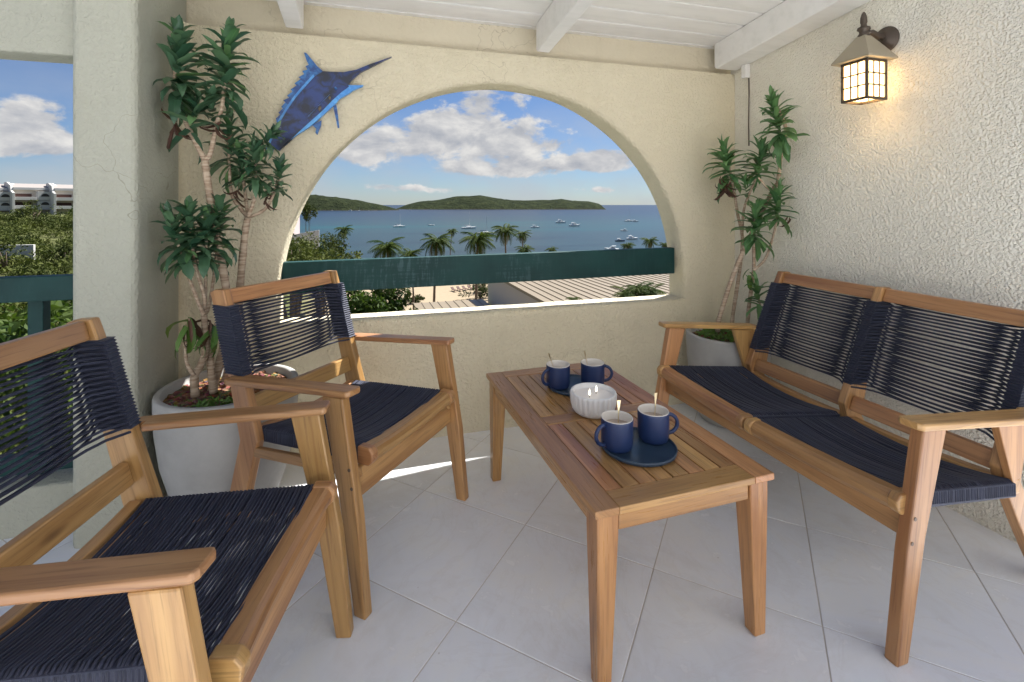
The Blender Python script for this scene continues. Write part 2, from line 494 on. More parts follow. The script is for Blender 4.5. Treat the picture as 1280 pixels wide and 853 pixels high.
def add_tube(bm, pts, rads, sides=8, cap=True, closed=False):
    pts = [Vector(p) for p in pts]
    if not hasattr(rads, '__len__'): rads = [rads]*len(pts)
    rings = []
    n = len(pts)
    up = None
    for i, p in enumerate(pts):
        if closed: t = pts[(i+1) % n]-pts[i-1]
        else: t = pts[min(i+1, n-1)]-pts[max(i-1, 0)]
        t.normalize()
        if up is None:
            up = t.orthogonal().normalized()
        up = (up-t*up.dot(t))
        if up.length < 1e-6: up = t.orthogonal()
        up.normalize()
        s = t.cross(up)
        rings.append([bm.verts.new(p+(up*math.cos(2*math.pi*k/sides)+s*math.sin(2*math.pi*k/sides))*rads[i]) for k in range(sides)])
    for i in range(n if closed else n-1):
        a, b = rings[i], rings[(i+1) % n]
        for k in range(sides):
            bm.faces.new((a[k], a[(k+1) % sides], b[(k+1) % sides], b[k]))
    if cap and not closed:
        bm.faces.new(rings[0]); bm.faces.new(rings[-1])

def add_lathe(bm, prof, seg=32, c=(0, 0, 0), close=False):
    rings = []
    for r, z in prof:
        if r < 1e-5: rings.append([bm.verts.new((c[0], c[1], c[2]+z))])
        else: rings.append([bm.verts.new((c[0]+r*math.cos(2*math.pi*k/seg), c[1]+r*math.sin(2*math.pi*k/seg), c[2]+z)) for k in range(seg)])
    for a, b in zip(rings, rings[1:]):
        for k in range(seg):
            k2 = (k+1) % seg
            if len(a) == 1: bm.faces.new((a[0], b[k], b[k2]))
            elif len(b) == 1: bm.faces.new((a[k], a[k2], b[0]))
            else: bm.faces.new((a[k], a[k2], b[k2], b[k]))

def lathe(name, prof, m, parent=None, seg=32, loc=None):
    bm = bmesh.new(); add_lathe(bm, prof, seg)
    return link(name, mesh_of(name, bm, m, True), parent, loc)

def copy_part(o, parent, loc=None, rot=None):
    c = o.copy(); col.objects.link(c)
    c.parent = parent
    if loc is not None: c.location = loc
    if rot is not None: c.rotation_euler = rot
    return c

def children_of(o): return [c for c in bpy.data.objects if c.parent is o]

def copy_tree(o, parent=None, kids=None):
    if kids is None:
        kids = {}
        for c in bpy.data.objects:
            if c.parent is not None: kids.setdefault(c.parent.name, []).append(c)
    c = o.copy(); col.objects.link(c); c.parent = parent
    for ch in kids.get(o.name, []): copy_tree(ch, c, kids)
    return c

# ================================================================== LARGE STRUCTURE: THE BALCONY
YW = 2.565            # inner face of the arch wall
# floor: slab of grout with the tiles on it
bm = bmesh.new(); add_box(bm, -3.6, 4.6, -4.2, 2.62, -0.25, -0.0016)  # stretch behind the viewer is an added open terrace, bouncing sunlight inside
floor = link('floor', mesh_of('floor', bm, M_GROUT), kind='structure')
TS = 0.487; TA = R(46.2); TO = Vector((0.944, 1.430, 0))
bm = bmesh.new()
g = 0.0017; h = TS/2-g; c_ = 0.0012
lo = [bm.verts.new((sx*h, sy*h, -0.004)) for sx, sy in ((-1, -1), (1, -1), (1, 1), (-1, 1))]
mi = [bm.verts.new((sx*h, sy*h, -0.0008)) for sx, sy in ((-1, -1), (1, -1), (1, 1), (-1, 1))]
hi_ = [bm.verts.new((sx*(h-c_), sy*(h-c_), 0)) for sx, sy in ((-1, -1), (1, -1), (1, 1), (-1, 1))]
for i in range(4):
    j = (i+1) % 4
    bm.faces.new((lo[i], lo[j], mi[j], mi[i])); bm.faces.new((mi[i], mi[j], hi_[j], hi_[i]))
bm.faces.new(hi_)
tile_me = mesh_of('tile', bm, M_TILE)
ca, sa = math.cos(TA), math.sin(TA)
for i in range(-14, 14):
    for j in range(-14, 14):
        a = (i+0.5)*TS; b = (j+0.5)*TS
        x = TO.x+a*ca-b*sa; y = TO.y+a*sa+b*ca
        if -3.5 < x < 4.5 and -1.7 < y < 2.95 and not (x > 2.75 and y > .3) and not (x < -1.2 and y > 2.5):
            # keep the tiles that stand on the balcony slab and its added terrace
            link('tile', tile_me, floor, (x, y, 0), (random.gauss(0, .0006), random.gauss(0, .0006), TA))

# arch wall: a plastered wall with a round arched opening over a straight sill
AC = (0.751, 1.10)
def hole_r(th):
    dx, dz = math.cos(th), math.sin(th); best = 9
    if dz < 0: best = min(best, (0.655-AC[1])/dz)
    if abs(dx) > 1e-6:
        t = 1.174/abs(dx)
        if AC[1]+dz*t <= 0.78: best = min(best, t)
    a = dx*dx/1.174**2+dz*dz/1.147**2; b = 2*dz*(AC[1]-0.78)/1.147**2; c = ((AC[1]-0.78)/1.147)**2-1
    disc = b*b-4*a*c
    if disc > 0:
        t = (-b+math.sqrt(disc))/(2*a)
        if AC[1]+dz*t >= 0.78: best = min(best, t)
    return best
def rect_r(th, x0=-0.90, x1=2.36, z0=-0.03, z1=2.098):
    dx, dz = math.cos(th), math.sin(th); t = 9
    if dx > 1e-6: t = min(t, (x1-AC[0])/dx)
    if dx < -1e-6: t = min(t, (x0-AC[0])/dx)
    if dz > 1e-6: t = min(t, (z1-AC[1])/dz)
    if dz < -1e-6: t = min(t, (z0-AC[1])/dz)
    return t
ths = [2*math.pi*k/220 for k in range(220)]
for (x, z) in ((-0.90, -0.03), (2.36, -0.03), (2.36, 2.098), (-0.90, 2.098), (-0.423, 0.655), (1.925, 0.655)):
    ths.append(math.atan2(z-AC[1], x-AC[0]) % (2*math.pi))
ths = sorted(set(ths))
def wob(th, k): return noise.noise(Vector((math.cos(th)*3, math.sin(th)*3, k)))*0.0045
bm = bmesh.new()
prof_ = [(None, YW, 0), (0.30, YW-0.001, .004), (0.034, YW, 1), (0.014, YW+0.005, 1), (0.003, YW+0.016, 1), (0.0, YW+0.036, 1), (0.0, YW+0.10, .7), (0.0, YW+0.160, 1), (0.004, YW+0.172, 1), (0.016, YW+0.18, 1), (None, YW+0.18, 0)]
rings = []
for off, y, wv in prof_:
    ring = []
    for th in ths:
        if off is None: r = rect_r(th)
        else: r = min(hole_r(th)+off+wob(th, y*9)*wv, rect_r(th)-0.002)
        ring.append(bm.verts.new((AC[0]+r*math.cos(th), y, AC[1]+r*math.sin(th))))
    rings.append(ring)
nT = len(ths)
for a, b in zip(rings, rings[1:]):
    for k in range(nT):
        bm.faces.new((a[k], a[(k+1) % nT], b[(k+1) % nT], b[k]))
for k in range(nT):
    bm.faces.new((rings[0][k], rings[0][(k+1) % nT], rings[-1][(k+1) % nT], rings[-1][k]))
me = mesh_of('arch_wall', bm, M_ARCH, True)
arch = link('arch_wall', me)
tag(arch, 'cream stuccoed wall with a wide round-arched opening looking onto the bay', 'wall')
w_ = arch.modifiers.new('ws', 'EDGE_SPLIT'); w_.split_angle = R(60)
# recessed upper band of the wall above the ledge
o = box('upper_band', (-0.9, 2.36, 2.632, 2.744, 2.099, 2.42), M_UPPER, arch, bev=0)
# right wall with heavy spatter stucco
o = box('stucco_wall', (2.30, 2.44, 1.05, 2.60, -0.03, 2.52), M_RIGHT, None, bev=0)
tag(o, 'rough spattered white stucco wall behind the two-seat bench', 'wall')
# pillar
bm = bmesh.new(); add_box(bm, -1.033, -0.829, 2.099, 2.64, -0.02, 2.40)
o = link('pillar', mesh_of('pillar', bm, M_PILLAR)); bevel_mod(o, 0.028, 4)
tag(o, 'pale square stuccoed pillar between the left railing and the arch wall', 'pillar')
# soft plaster cove in the corner of pillar and wall
bm = bmesh.new()
for k in range(9):
    a = math.pi/2*k/8
    for z in (0, 2.1): bm.verts.new((-0.829+0.05*(1-math.sin(a)), YW-0.05*(1-math.cos(a))+0.0005, z))
bm.verts.ensure_lookup_table()
for k in range(8): bm.faces.new([bm.verts[i] for i in (2*k, 2*k+1, 2*k+3, 2*k+2)])
link('plaster_cove', mesh_of('plaster_cove', bm, M_ARCH, True), arch)
# header above the left opening
o = box('header_beam', (-3.6, -1.031, 2.15, 2.29, 1.803, 2.42), M_PILLAR, None, bev=0.012)
tag(o, 'stuccoed header beam over the left opening beside the pillar', 'beam')
# low kerb wall under the left railing
o = box('kerb_wall', (-3.6, -1.031, 2.24, 2.46, -0.02, 0.178), M_PILLAR, None, bev=0.012)
tag(o, 'low pale kerb wall under the left railing', 'wall')
# ceiling: slab, boards and rafters on one slope
SL = -0.1113; SA = math.atan(SL)
def ceil_z(y): return 2.27+SL*(y-2.645)
bm = bmesh.new()
P4 = [(-1.2, 1.4), (2.44, 1.4), (2.44, 2.75), (-1.2, 2.75)]  # ceiling stops short, out of view, so more daylight reaches the interior
A4 = [bm.verts.new((x, y, ceil_z(y)+0.022)) for x, y in P4]; B4 = [bm.verts.new((x, y, ceil_z(y)+0.14)) for x, y in P4]
bm.faces.new(A4); bm.faces.new(B4)
for i in range(4): bm.faces.new((A4[i], A4[(i+1) % 4], B4[(i+1) % 4], B4[i]))
ceiling = link('ceiling', mesh_of('ceiling', bm, M_WHITE), kind='structure')
bm = bmesh.new(); add_box(bm, -1.2, 2.3, -0.0668, 0.0668, 0.0, 0.020); uvgrain(bm, (1, 0, 0))
board_me = mesh_of('ceiling_board', bm, M_WHITE)
for k in range(9):
    y = 2.594-0.071-0.1417*k
    b = link('ceiling_board', board_me, ceiling, (0.0, y, ceil_z(y)+random.uniform(0, .0018)), (SA, 0, 0))
    bevel_mod(b, 0.004, 1)
b = box('ceiling_board', (-1.2, 2.3, 2.597, 2.70, 2.2745, 2.290), M_WHITE, ceiling, bev=0.002)
for (x0, x1) in ((-0.384, -0.303), (0.922, 0.998), (2.135, 2.297)):
    bm = bmesh.new()
    pr = [(2.545, 2.118), (2.56, 2.135), (2.56, ceil_z(2.56)-0.0005), (1.41, ceil_z(1.41)-0.0005), (1.41, ceil_z(1.41)-0.158)]
    A5 = [bm.verts.new((x0, y, z)) for y, z in pr]; B5 = [bm.verts.new((x1, y, z)) for y, z in pr]
    bm.faces.new(A5); bm.faces.new(B5)
    for i in range(5): bm.faces.new((A5[i], A5[(i+1) % 5], B5[(i+1) % 5], B5[i]))
    bmesh.ops.recalc_face_normals(bm, faces=bm.faces[:]); uvgrain(bm, (0, 1, 0))
    bevel_mod(link('rafter', mesh_of('rafter', bm, M_WHITE), ceiling), 0.006, 2)
# unseen eave beyond the arch wall, outline cut to shape the sun patch
EY = lambda x: 3.02+0.12*(x-1.3)
bm = prism_bm([(1.12, 2.75), (4.6, 2.75), (4.6, EY(4.6)), (1.3, EY(1.3))], 2.25, 2.33, 'xy')
o = link('eave', mesh_of('eave', bm, M_WHITE), ceiling)
o = box("bounce_wall", (-5.6, 5.6, -1.9, -1.7, -0.02, 4.6), M_WHITE, None, bev=0)  # added out of view: sunlit surface that reflects light onto floor and walls
tag(o, 'unseen pale wall added behind the viewer to bounce sunlight into the balcony', 'wall')
# thin cable down the corner of the right wall
bm = bmesh.new(); add_tube(bm, [(2.293, 2.44, 2.13), (2.2945, 2.438, 1.95), (2.294, 2.441, 1.75), (2.295, 2.439, 1.62)], 0.004, 6)
tag(link('wall_cable', mesh_of('wall_cable', bm, M_SCREW, True)), 'thin cable running down the white stucco wall near the corner', 'cable')
bm = bmesh.new(); add_box(bm, 2.262, 2.299, 2.43, 2.47, 2.045, 2.13)
o = link('corner_bracket', mesh_of('corner_bracket', bm, M_WHITE)); bevel_mod(o, .006)
tag(o, 'small white wooden block tucked under the rafter in the right corner', 'bracket')
# green rail across the arch
bm = bmesh.new()
xs_ = [-0.418, 0.3, 0.75, 1.3, 1.902]
def raily(x): return 2.640+0.012*(x-.75)*0.3
ring = []
for x in xs_:
    f = (x+0.418)/2.32; zb = 0.795+0.012*f; zt = 0.958+0.016*f; yy = raily(x)
    ring.append([bm.verts.new((x, yy, zb)), bm.verts.new((x, yy, zt)), bm.verts.new((x, yy+0.045, zt)), bm.verts.new((x, yy+0.045, zb))])
for a, b in zip(ring, ring[1:]):
    for k in range(4): bm.faces.new((a[k], a[(k+1) % 4], b[(k+1) % 4], b[k]))
bm.faces.new(ring[0]); bm.faces.new(ring[-1])
o = link('guard_rail', mesh_of('guard_rail', bm, M_TEAL)); bevel_mod(o, 0.005, 2)
tag(o, 'wide dark teal guard board spanning the arched opening', 'railing')
# left railing
rl = thing('left_railing', 'dark teal wooden railing in the opening left of the pillar', 'railing', (-2.3, 2.33, 0.178))
def rbox(n, b6, **k):
    x0, x1, y0, y1, z0, z1 = b6
    return box(n, (x0+2.3, x1+2.3, y0-2.33, y1-2.33, z0-0.178, z1-0.178), M_TEAL, rl, **k)
rbox('top_rail', (-3.6, -1.034, 2.285, 2.335, 0.875, 0.972), bev=.004)
rbox('bottom_rail', (-3.6, -1.034, 2.30, 2.34, 0.205, 0.275), bev=.004)
for x in (-1.262, -1.072, -1.75, -2.25, -2.75, -3.25):
    w = 0.025 if x != -1.072 else 0.016
    rbox('post', (x-w, x+w, 2.337, 2.387, 0.178, 0.955), axis=(0, 0, 1), bev=.003)

# ================================================================== FURNITURE
def cord_loop(hw, dx, sag, xs, rad, wrap, n=13, layers=1.0):
    """closed loop of cord lying across a frame: front pass, round the side, rear pass"""
    pts = []
    for k in range(n):
        t = -1+2*k/(n-1); q = 1-t*t
        pts.append((dx-(dx+xs)*(.62*(1-t**6)+.38*q), t*hw, -sag*q))
    pts += [(dx*0.55, hw+wrap, 0), (-dx*0.55, hw+wrap, 0)]
    for k in range(n):
        t = 1-2*k/(n-1); q = 1-t*t
        pts.append((-dx+(dx-xs-.006)*(.8*(1-t**8)+.2*q), t*hw, -sag*0.97*q-0.0035*(1-t**8)))
    pts += [(-dx*0.55, -hw-wrap, 0), (dx*0.55, -hw-wrap, 0)]
    bm = bmesh.new(); add_tube(bm, pts, rad, 5, closed=True)
    return mesh_of('cord', bm, M_CORD, True)

def seat_loop(hw, sag, hgt, rad, wrap, n=9):
    pts = []
    for k in range(n):
        t = -1+2*k/(n-1); pts.append((0, t*hw, -sag*(1-t*t)))
    pts += [(0, hw+wrap, -hgt*0.2), (0, hw+wrap, -hgt*0.8)]
    for k in range(n):
        t = 1-2*k/(n-1); pts.append((0.002, t*hw, -hgt*t*t-(sag+.009)*(1-t*t)))
    pts += [(0, -hw-wrap, -hgt*0.8), (0, -hw-wrap, -hgt*0.2)]
    bm = bmesh.new(); add_tube(bm, pts, rad, 5, closed=True)
    return mesh_of('cord', bm, M_CORD, True)

CACHE = {}
def rope_seat(root, P):
    """builds an acacia seat with cord webbing under root; x forward, y to the sitter's left"""
    W = M_WOOD
    hwo = P['arm_out']; half = P['post_v']
    T = 0.034
    for s in (-1, 1):
        prism('front_leg', P['leg'], s*P['leg_v'][0], s*P['leg_v'][1], 'xz', W, root, (-.15, 0, 1), .005)
        # armrest: notched round the post, sloping down to the back
        x0, z0, x1, z1 = P['arm']
        ai, ao = P['arm_in'], hwo
        nx = P['post_x'](z0)+0.055
        poly = [(x0, s*(half+T/2+.001)), (nx, s*(half+T/2+.001)), (nx+.004, s*ai), (x1-.006, s*(ai+.002)), (x1, s*(ai+.012)), (x1-.002, s*(ao-.012)), (x1-.010, s*ao), (x0+.03, s*(ao+.004)), (x0, s*(ao-.004))]
        bm = bmesh.new()
        def az_(x): return z0+(z1-z0)*(x-x0)/(x1-x0)
        top = [bm.verts.new((x, y, az_(x))) for x, y in poly]; bot = [bm.verts.new((x, y, az_(x)-.021)) for x, y in poly]
        bm.faces.new(top); bm.faces.new(bot[::-1])
        for i in range(len(poly)): bm.faces.new((top[i], bot[i], bot[(i+1) % len(poly)], top[(i+1) % len(poly)]))
        bmesh.ops.recalc_face_normals(bm, faces=bm.faces[:]); uvgrain(bm, (1, 0, 0))
        bevel_mod(link('armrest', mesh_of('armrest', bm, W), root), .006, 3)
        if P.get('brace'):
            prism('arm_brace', P['brace'], s*(half+T/2+.001), s*(half+T/2+.024), 'xz', W, root, (0, 0, 1), .003)
    for v in P['posts']:
        prism('back_post', P['post'], v-T/2, v+T/2, 'xz', W, root, (-.3, 0, 1), .005)
    for (v0, v1) in P['bays']:
        m0, m1 = v0+T/2, v1-T/2
        # top rail and cross rail follow the lean of the posts
        for nm, za, zb, th in (('top_rail',)+P['toprail']+(.024,), ('cross_rail',)+P['crossrail']+(.024,)):
            xa, xb = P['post_x'](za), P['post_x'](zb)
            poly = [(xa-th/2, za), (xa+th/2, za), (xb+th/2, zb), (xb-th/2, zb)]
            prism(nm, poly, m0+.001, m1-.001, 'xz', W, root, (0, 1, 0), .005)
    # seat frame
    sf, sb, zf, zb = P['seat']           # x of front/back edge, z of front/back
    for (v0, v1, e0, e1) in P['seatbays']:
        mid = (v0+v1)/2; hw = (v1-v0)/2
        for nm, xc, zt, depth, ht in (('front_rail', sf+0.024, zf, 0.052, 0.050), ('rear_rail', sb-0.022, zb, 0.034, 0.046)):
            bm = bmesh.new(); rs = []
            n = 13
            for k in range(n):
                t = -1+2*k/(n-1); y = mid+t*hw
                sag = (P['railsag'] if nm == 'front_rail' else P['railsag']*.9)*(1-t*t)
                ze = (e0+(e1-e0)*(t+1)/2)
                z = zt+ze-sag; x = xc-(0.018*(1-t*t) if nm == 'front_rail' else 0)
                d, hh = depth/2, ht
                if nm == 'front_rail':
                    cs = [(-d, 0.002), (d*.35, 0.002), (d*.75, -.006), (d, -.018), (d*.95, -.034), (d*.6, -hh), (-d, -hh)]
                else:
                    cs = [(-d, 0), (d, 0), (d, -hh), (-d, -hh)]
                rs.append([bm.verts.new((x+a, y, z+b)) for a, b in cs])
            for a, b in zip(rs, rs[1:]):
                m = len(a)
                for k in range(m): bm.faces.new((a[k], a[(k+1) % m], b[(k+1) % m], b[k]))
            bm.faces.new(rs[0]); bm.faces.new(rs[-1])
            bmesh.ops.recalc_face_normals(bm, faces=bm.faces[:]); uvgrain(bm, (0, 1, 0))
            o = bevel_mod(link(nm, mesh_of(nm, bm, W), root), .004, 2)
            if nm == 'front_rail':          # end caps: the side rails of the frame come through
                for sgn, ve, ee in ((-1, v0, e0), (1, v1, e1)):
                    pl = [(xc-.030, zt+ee+.004), (xc+.018, zt+ee+.004), (xc+.032, zt+ee-.012), (xc+.030, zt+ee-.038), (xc+.014, zt+ee-.054), (xc-.030, zt+ee-.054)]
                    prism('rail_end', pl, ve-.0145*sgn, ve+.0175*sgn, 'xz', W, root, (1, 0, 0), .006, 3)
        # side rails, wrapped in cord
        for ve, ee, sgn in ((v0, e0, -1), (v1, e1, 1)):
            pl = [(sb, zb+ee-.003), (sf, zf+ee-.003), (sf, zf+ee-.050), (sb, zb+ee-.046)]
            prism('side_rail', pl, ve-.016*sgn, ve+.010*sgn, 'xz', M_CORD, root, (1, 0, 0), .003)
        key = ('seat', round(hw, 3), P['sag'])
        if key not in CACHE: CACHE[key] = [seat_loop(hw-.003, P['sag']+d, .049, .0036, .012) for d in (-.002, 0, .002, .004)]
        n = int((sf-sb-.006)/P['pitch'])
        for k in range(n):
            f = (k+0.5)/n
            x = sb+.003+(sf-sb-.006)*f
            z = zb+(zf-zb)*f+(e0+e1)/2+.002
            o = link('cord', CACHE[key][random.choice((0, 1, 1, 2, 3))], root, (x+random.gauss(0, .0015), mid, z), (math.atan2(e1-e0, 2*hw), 0, random.gauss(0, .0022)))
    # stretchers
    x0, z0, z1 = P['apron']
    va = P['leg_v'][0]-.001
    box('apron', (x0, x0+.022, -va, va, z0, z1), W, root, (0, 1, 0), .004)
    for s in (-1, 1):
        v = P['stretch_v']*s
        pl = P['stretch']
        prism('side_stretcher', pl, v-.011, v+.011, 'xz', W, root, (1, 0, 0), .004)
    # back webbing: loops round the posts, post by post
    zt, zbm = P['wrap']
    for (v0, v1) in P['bays']:
        mid = (v0+v1)/2; hw = (v1-v0)/2
        n = int((zt-zbm)/P['bpitch'])
        for k in range(n):
            f = k/(n-1)
            sag = .004+P['bsag']*(1-f)**1.6
            key = ('back', round(hw, 3), round(sag/.004))
            if key not in CACHE: CACHE[key] = cord_loop(hw-T/2+.001, .043, round(sag/.004)*.004, .012, .0039, T-.004)
            z = zbm+(zt-zbm)*f
            link('cord', CACHE[key], root, (P['post_x'](z), mid, z+random.uniform(-.001, .001)), (random.gauss(0, .003), 0.28, 0))
    for v in P['posts']:
        # the cord wound tight round the post: ribs
        bm = bmesh.new()
        n = int((zt-zbm)/.0088)
        for k in range(n+1):
            z = zbm-.004+(zt-zbm+.008)*k/n; x = P['post_x'](z)
            for q, r_ in ((0, -.0012), (.5, .0030)):
                zz = z+(zt-zbm)/n*q
                xx = P['post_x'](zz)
                a, b = .044+r_, T/2+.0012+r_
                for sx, sy in ((-1, -1), (1, -1), (1, 1), (-1, 1)):
                    bm.verts.new((xx+sx*a, v+sy*b, zz))
        bm.verts.ensure_lookup_table()
        m = len(bm.verts)//4
        for i in range(m-1):
            for k in range(4):
                bm.faces.new([bm.verts[4*i+k], bm.verts[4*i+(k+1) % 4], bm.verts[4*i+4+(k+1) % 4], bm.verts[4*i+4+k]])
        bm.faces.new([bm.verts[i] for i in range(4)]); bm.faces.new([bm.verts[4*m-4+i] for i in range(4)])
        link('cord_binding', mesh_of('cord_binding', bm, M_CORD), root)
    # screws on the outside of the front legs
    for s in (-1, 1):
        for (x, z) in P['screws']:
            bm = bmesh.new(); add_tube(bm, [(0, 0, 0), (0, s*.0015, 0)], .0055, 10)
            link('screw', mesh_of('screw', bm, M_SCREW), root, (x, s*P['leg_v'][1], z))

def lin(z0, x0, z1, x1): return lambda z: x0+(x1-x0)*(z-z0)/(z1-z0)
CH = dict(
    leg=[(.240, .648), (.322, .653), (.384, .30), (.413, 0), (.369, 0), (.314, .33)], leg_v=(.296, .331),
    arm=(-.215, .637, .349, .677), arm_in=.268, arm_out=.333,
    post_v=.272, posts=(-.272, .272), post_x=lin(.42, -.149, .93, -.298),
    post=[(-.345, .925), (-.322, .936), (-.276, .938), (-.168, .63), (-.098, .415), (-.152, .22), (-.258, 0), (-.312, 0), (-.238, .215), (-.186, .405), (-.246, .63)],
    bays=[(-.272, .272)], toprail=(.882, .934), crossrail=(.488, .548),
    seat=(.330, -.128, .474, .448), seatbays=[(-.247, .247, 0, 0)], railsag=.022, sag=.028, pitch=.0096,
    apron=(.322, .322, .418), stretch=[(.345, .423), (-.115, .393), (-.125, .360), (.352, .390)], stretch_v=.277,
    wrap=(.872, .640), bpitch=.0118, bsag=.030, outer=True, screws=[(.352, .44), (.362, .385)])
SO = dict(
    leg=[(.226, .625), (.320, .630), (.384, .30), (.424, 0), (.380, 0), (.312, .33)], leg_v=(.548, .584),
    arm=(-.235, .602, .359, .656), arm_in=.536, arm_out=.602,
    post_v=.508, posts=(-.508, 0, .508), post_x=lin(.42, -.165, .8866, -.366),
    post=[(-.410, .880), (-.388, .892), (-.340, .894), (-.200, .60), (-.122, .42), (-.140, .36), (-.215, .22), (-.345, 0), (-.400, 0), (-.300, .215), (-.222, .36), (-.276, .60)],
    bays=[(-.508, 0), (0, .508)], toprail=(.836, .888), crossrail=(.394, .448),
    brace=[(-.055, .596), (-.215, .582), (-.165, .40), (-.135, .375)],
    seat=(.334, -.135, .442, .390), seatbays=[(-.545, -.022, 0, -.024), (.022, .545, -.024, 0)], railsag=.014, sag=.028, pitch=.0096,
    apron=(.322, .312, .375), stretch=[(.345, .408), (-.125, .372), (-.135, .342), (.352, .372)], stretch_v=.515,
    wrap=(.826, .500), bpitch=.0118, bsag=.016, outer=True, screws=[(.356, .39), (.368, .325)])
gA = 'acacia armchairs with navy cord seats'
chA = thing('armchair', 'acacia armchair with navy cord back, against the arch wall under the green rail', 'armchair', (-.1116, 2.0103, 0), -.6952, gA)
rope_seat(chA, CH)
chB = copy_tree(chA)
chB.location = (-.5158, 1.2531, 0); chB.rotation_euler = (0, 0, -.2363)
chB['label'] = 'nearest acacia armchair, cut by the left edge of the photo, with navy cord seat'
sofa = thing('loveseat', 'acacia two-seat bench with navy cord webbing in front of the white stucco wall', 'bench', (1.7866, 1.5244, 0), 3.1537)
rope_seat(sofa, SO)

# coffee table
tb = thing('coffee_table', 'low slatted acacia coffee table holding mugs and a candle', 'table', (.827, 1.618, 0), .0249)
hw, hl, ht = .2895, .5225, .475
def tbox(n, b6, ax, bev=.003): return box(n, b6, M_WOODT, tb, ax, bev)
fw = .070
for s in (-1, 1):
    x0, x1 = sorted((s*hw, s*(hw-fw)))
    tbox('frame_board', (x0, x1, -hl, hl, ht-.020, ht), (0, 1, 0))
for (y0, y1) in ((-hl, -hl+.074), (-.040, .024), (hl-.074, hl)):
    if y0 == -hl: y0 += .0
    tbox('cross_board', (-hw+fw+.0006, hw-fw-.0006, y0, y1, ht-.0203, ht-.0006), (1, 0, 0))
span = 2*(hw-fw); pitch = span/8
for (y0, y1) in ((-hl+.074, -.040), (.024, hl-.074)):
    ly = (y1-y0)/2-.0022
    bm = bmesh.new(); add_box(bm, -pitch/2+.0022, pitch/2-.0022, -ly, ly, -.018, 0); uvgrain(bm, (0, 1, 0))
    sm = mesh_of('slat', bm, M_WOODT)
    for k in range(8):
        o = link('slat', sm, tb, (-span/2+pitch*(k+.5), (y0+y1)/2, ht-.001+random.uniform(-.0008, .0008)))
        bevel_mod(o, .0025, 2)
for s in (-1, 1):
    x0, x1 = sorted((s*(hw-.020), s*(hw-.040)))
    tbox('apron', (x0, x1, -hl+.082, hl-.077, ht-.072, ht-.0205), (0, 1, 0))
    y0, y1 = sorted((s*(hl-.018), s*(hl-.038)))
    tbox('apron', (-hw+.078, hw-.078, y0, y1, ht-.072, ht-.0205), (1, 0, 0))
for sx in (-1, 1):
    for sy in (-1, 1):
        bm = bmesh.new()
        def rg(z, w, ins):
            xa, xb = sx*(hw-ins), sx*(hw-ins-w); ya, yb = sy*(hl-ins), sy*(hl-ins-w)
            return [bm.verts.new((xa, ya, z)), bm.verts.new((xb, ya, z)), bm.verts.new((xb, yb, z)), bm.verts.new((xa, yb, z))]
        rr = [rg(ht-.0202, .063, .012), rg(ht-.075, .063, .012), rg(0.004, .040, .016), rg(0.0, .036, .018)]
        for a, b in zip(rr, rr[1:]):
            for k in range(4): bm.faces.new((a[k], a[(k+1) % 4], b[(k+1) % 4], b[k]))
        bm.faces.new(rr[0]); bm.faces.new(rr[-1])
        bmesh.ops.recalc_face_normals(bm, faces=bm.faces[:]); uvgrain(bm, (0, 0, 1))
        bevel_mod(link('leg', mesh_of('leg', bm, M_WOODT), tb), .004, 2)

# trays, mugs, spoons, candle
def tray(x, y, r, label):
    o = lathe('tray', [(0, 0.001), (r*.95, .001), (r*.985, .004), (r, .013), (r*.985, .0145), (r*.965, .0135), (r*.95, .0075), (r*.93, .006), (0, .006)], M_TRAY, None, 56, (x, y, ht))
    return tag(o, label, 'tray', 'round blue trays on the coffee table')
tray(.828, 1.338, .118, 'round dark blue tray under the two nearer mugs on the table')
tray(.842, 1.868, .112, 'round dark blue tray under the two farther mugs at the far end of the table')
TZ = ht+.0062
def make_mug(x, y, rz, label):
    t = thing('mug', label, 'mug', (x, y, TZ), rz, 'navy coffee mugs')
    r = .050
    lathe('body', [(0, .003), (r*.72, .002), (r*.86, .003), (r*.95, .010), (r, .028), (r, .090), (r*1.0, .0955), (r*.985, .0965)], M_MUG, t, 40)
    lathe('lining', [(r*.985, .0965), (r*.965, .0985), (r*.94, .0975), (r*.925, .093), (r*.92, .030), (r*.8, .016), (0, .014)], M_MUGIN, t, 40)
    lathe('drink', [(r*.921, .070), (0, .070)], M_COFFEE, t, 32)
    pts = []
    for k in range(11):
        a = R(100)-R(200)*k/10
        pts.append((r*.985+.032*max(math.cos(a), -.03), 0, .052+.031*math.sin(a)))
    bm = bmesh.new()
    add_tube(bm, pts, [.0075]+[.0062]*9+[.0072], 10)
    link('handle', mesh_of('handle', bm, M_MUG, True), t)
    return t
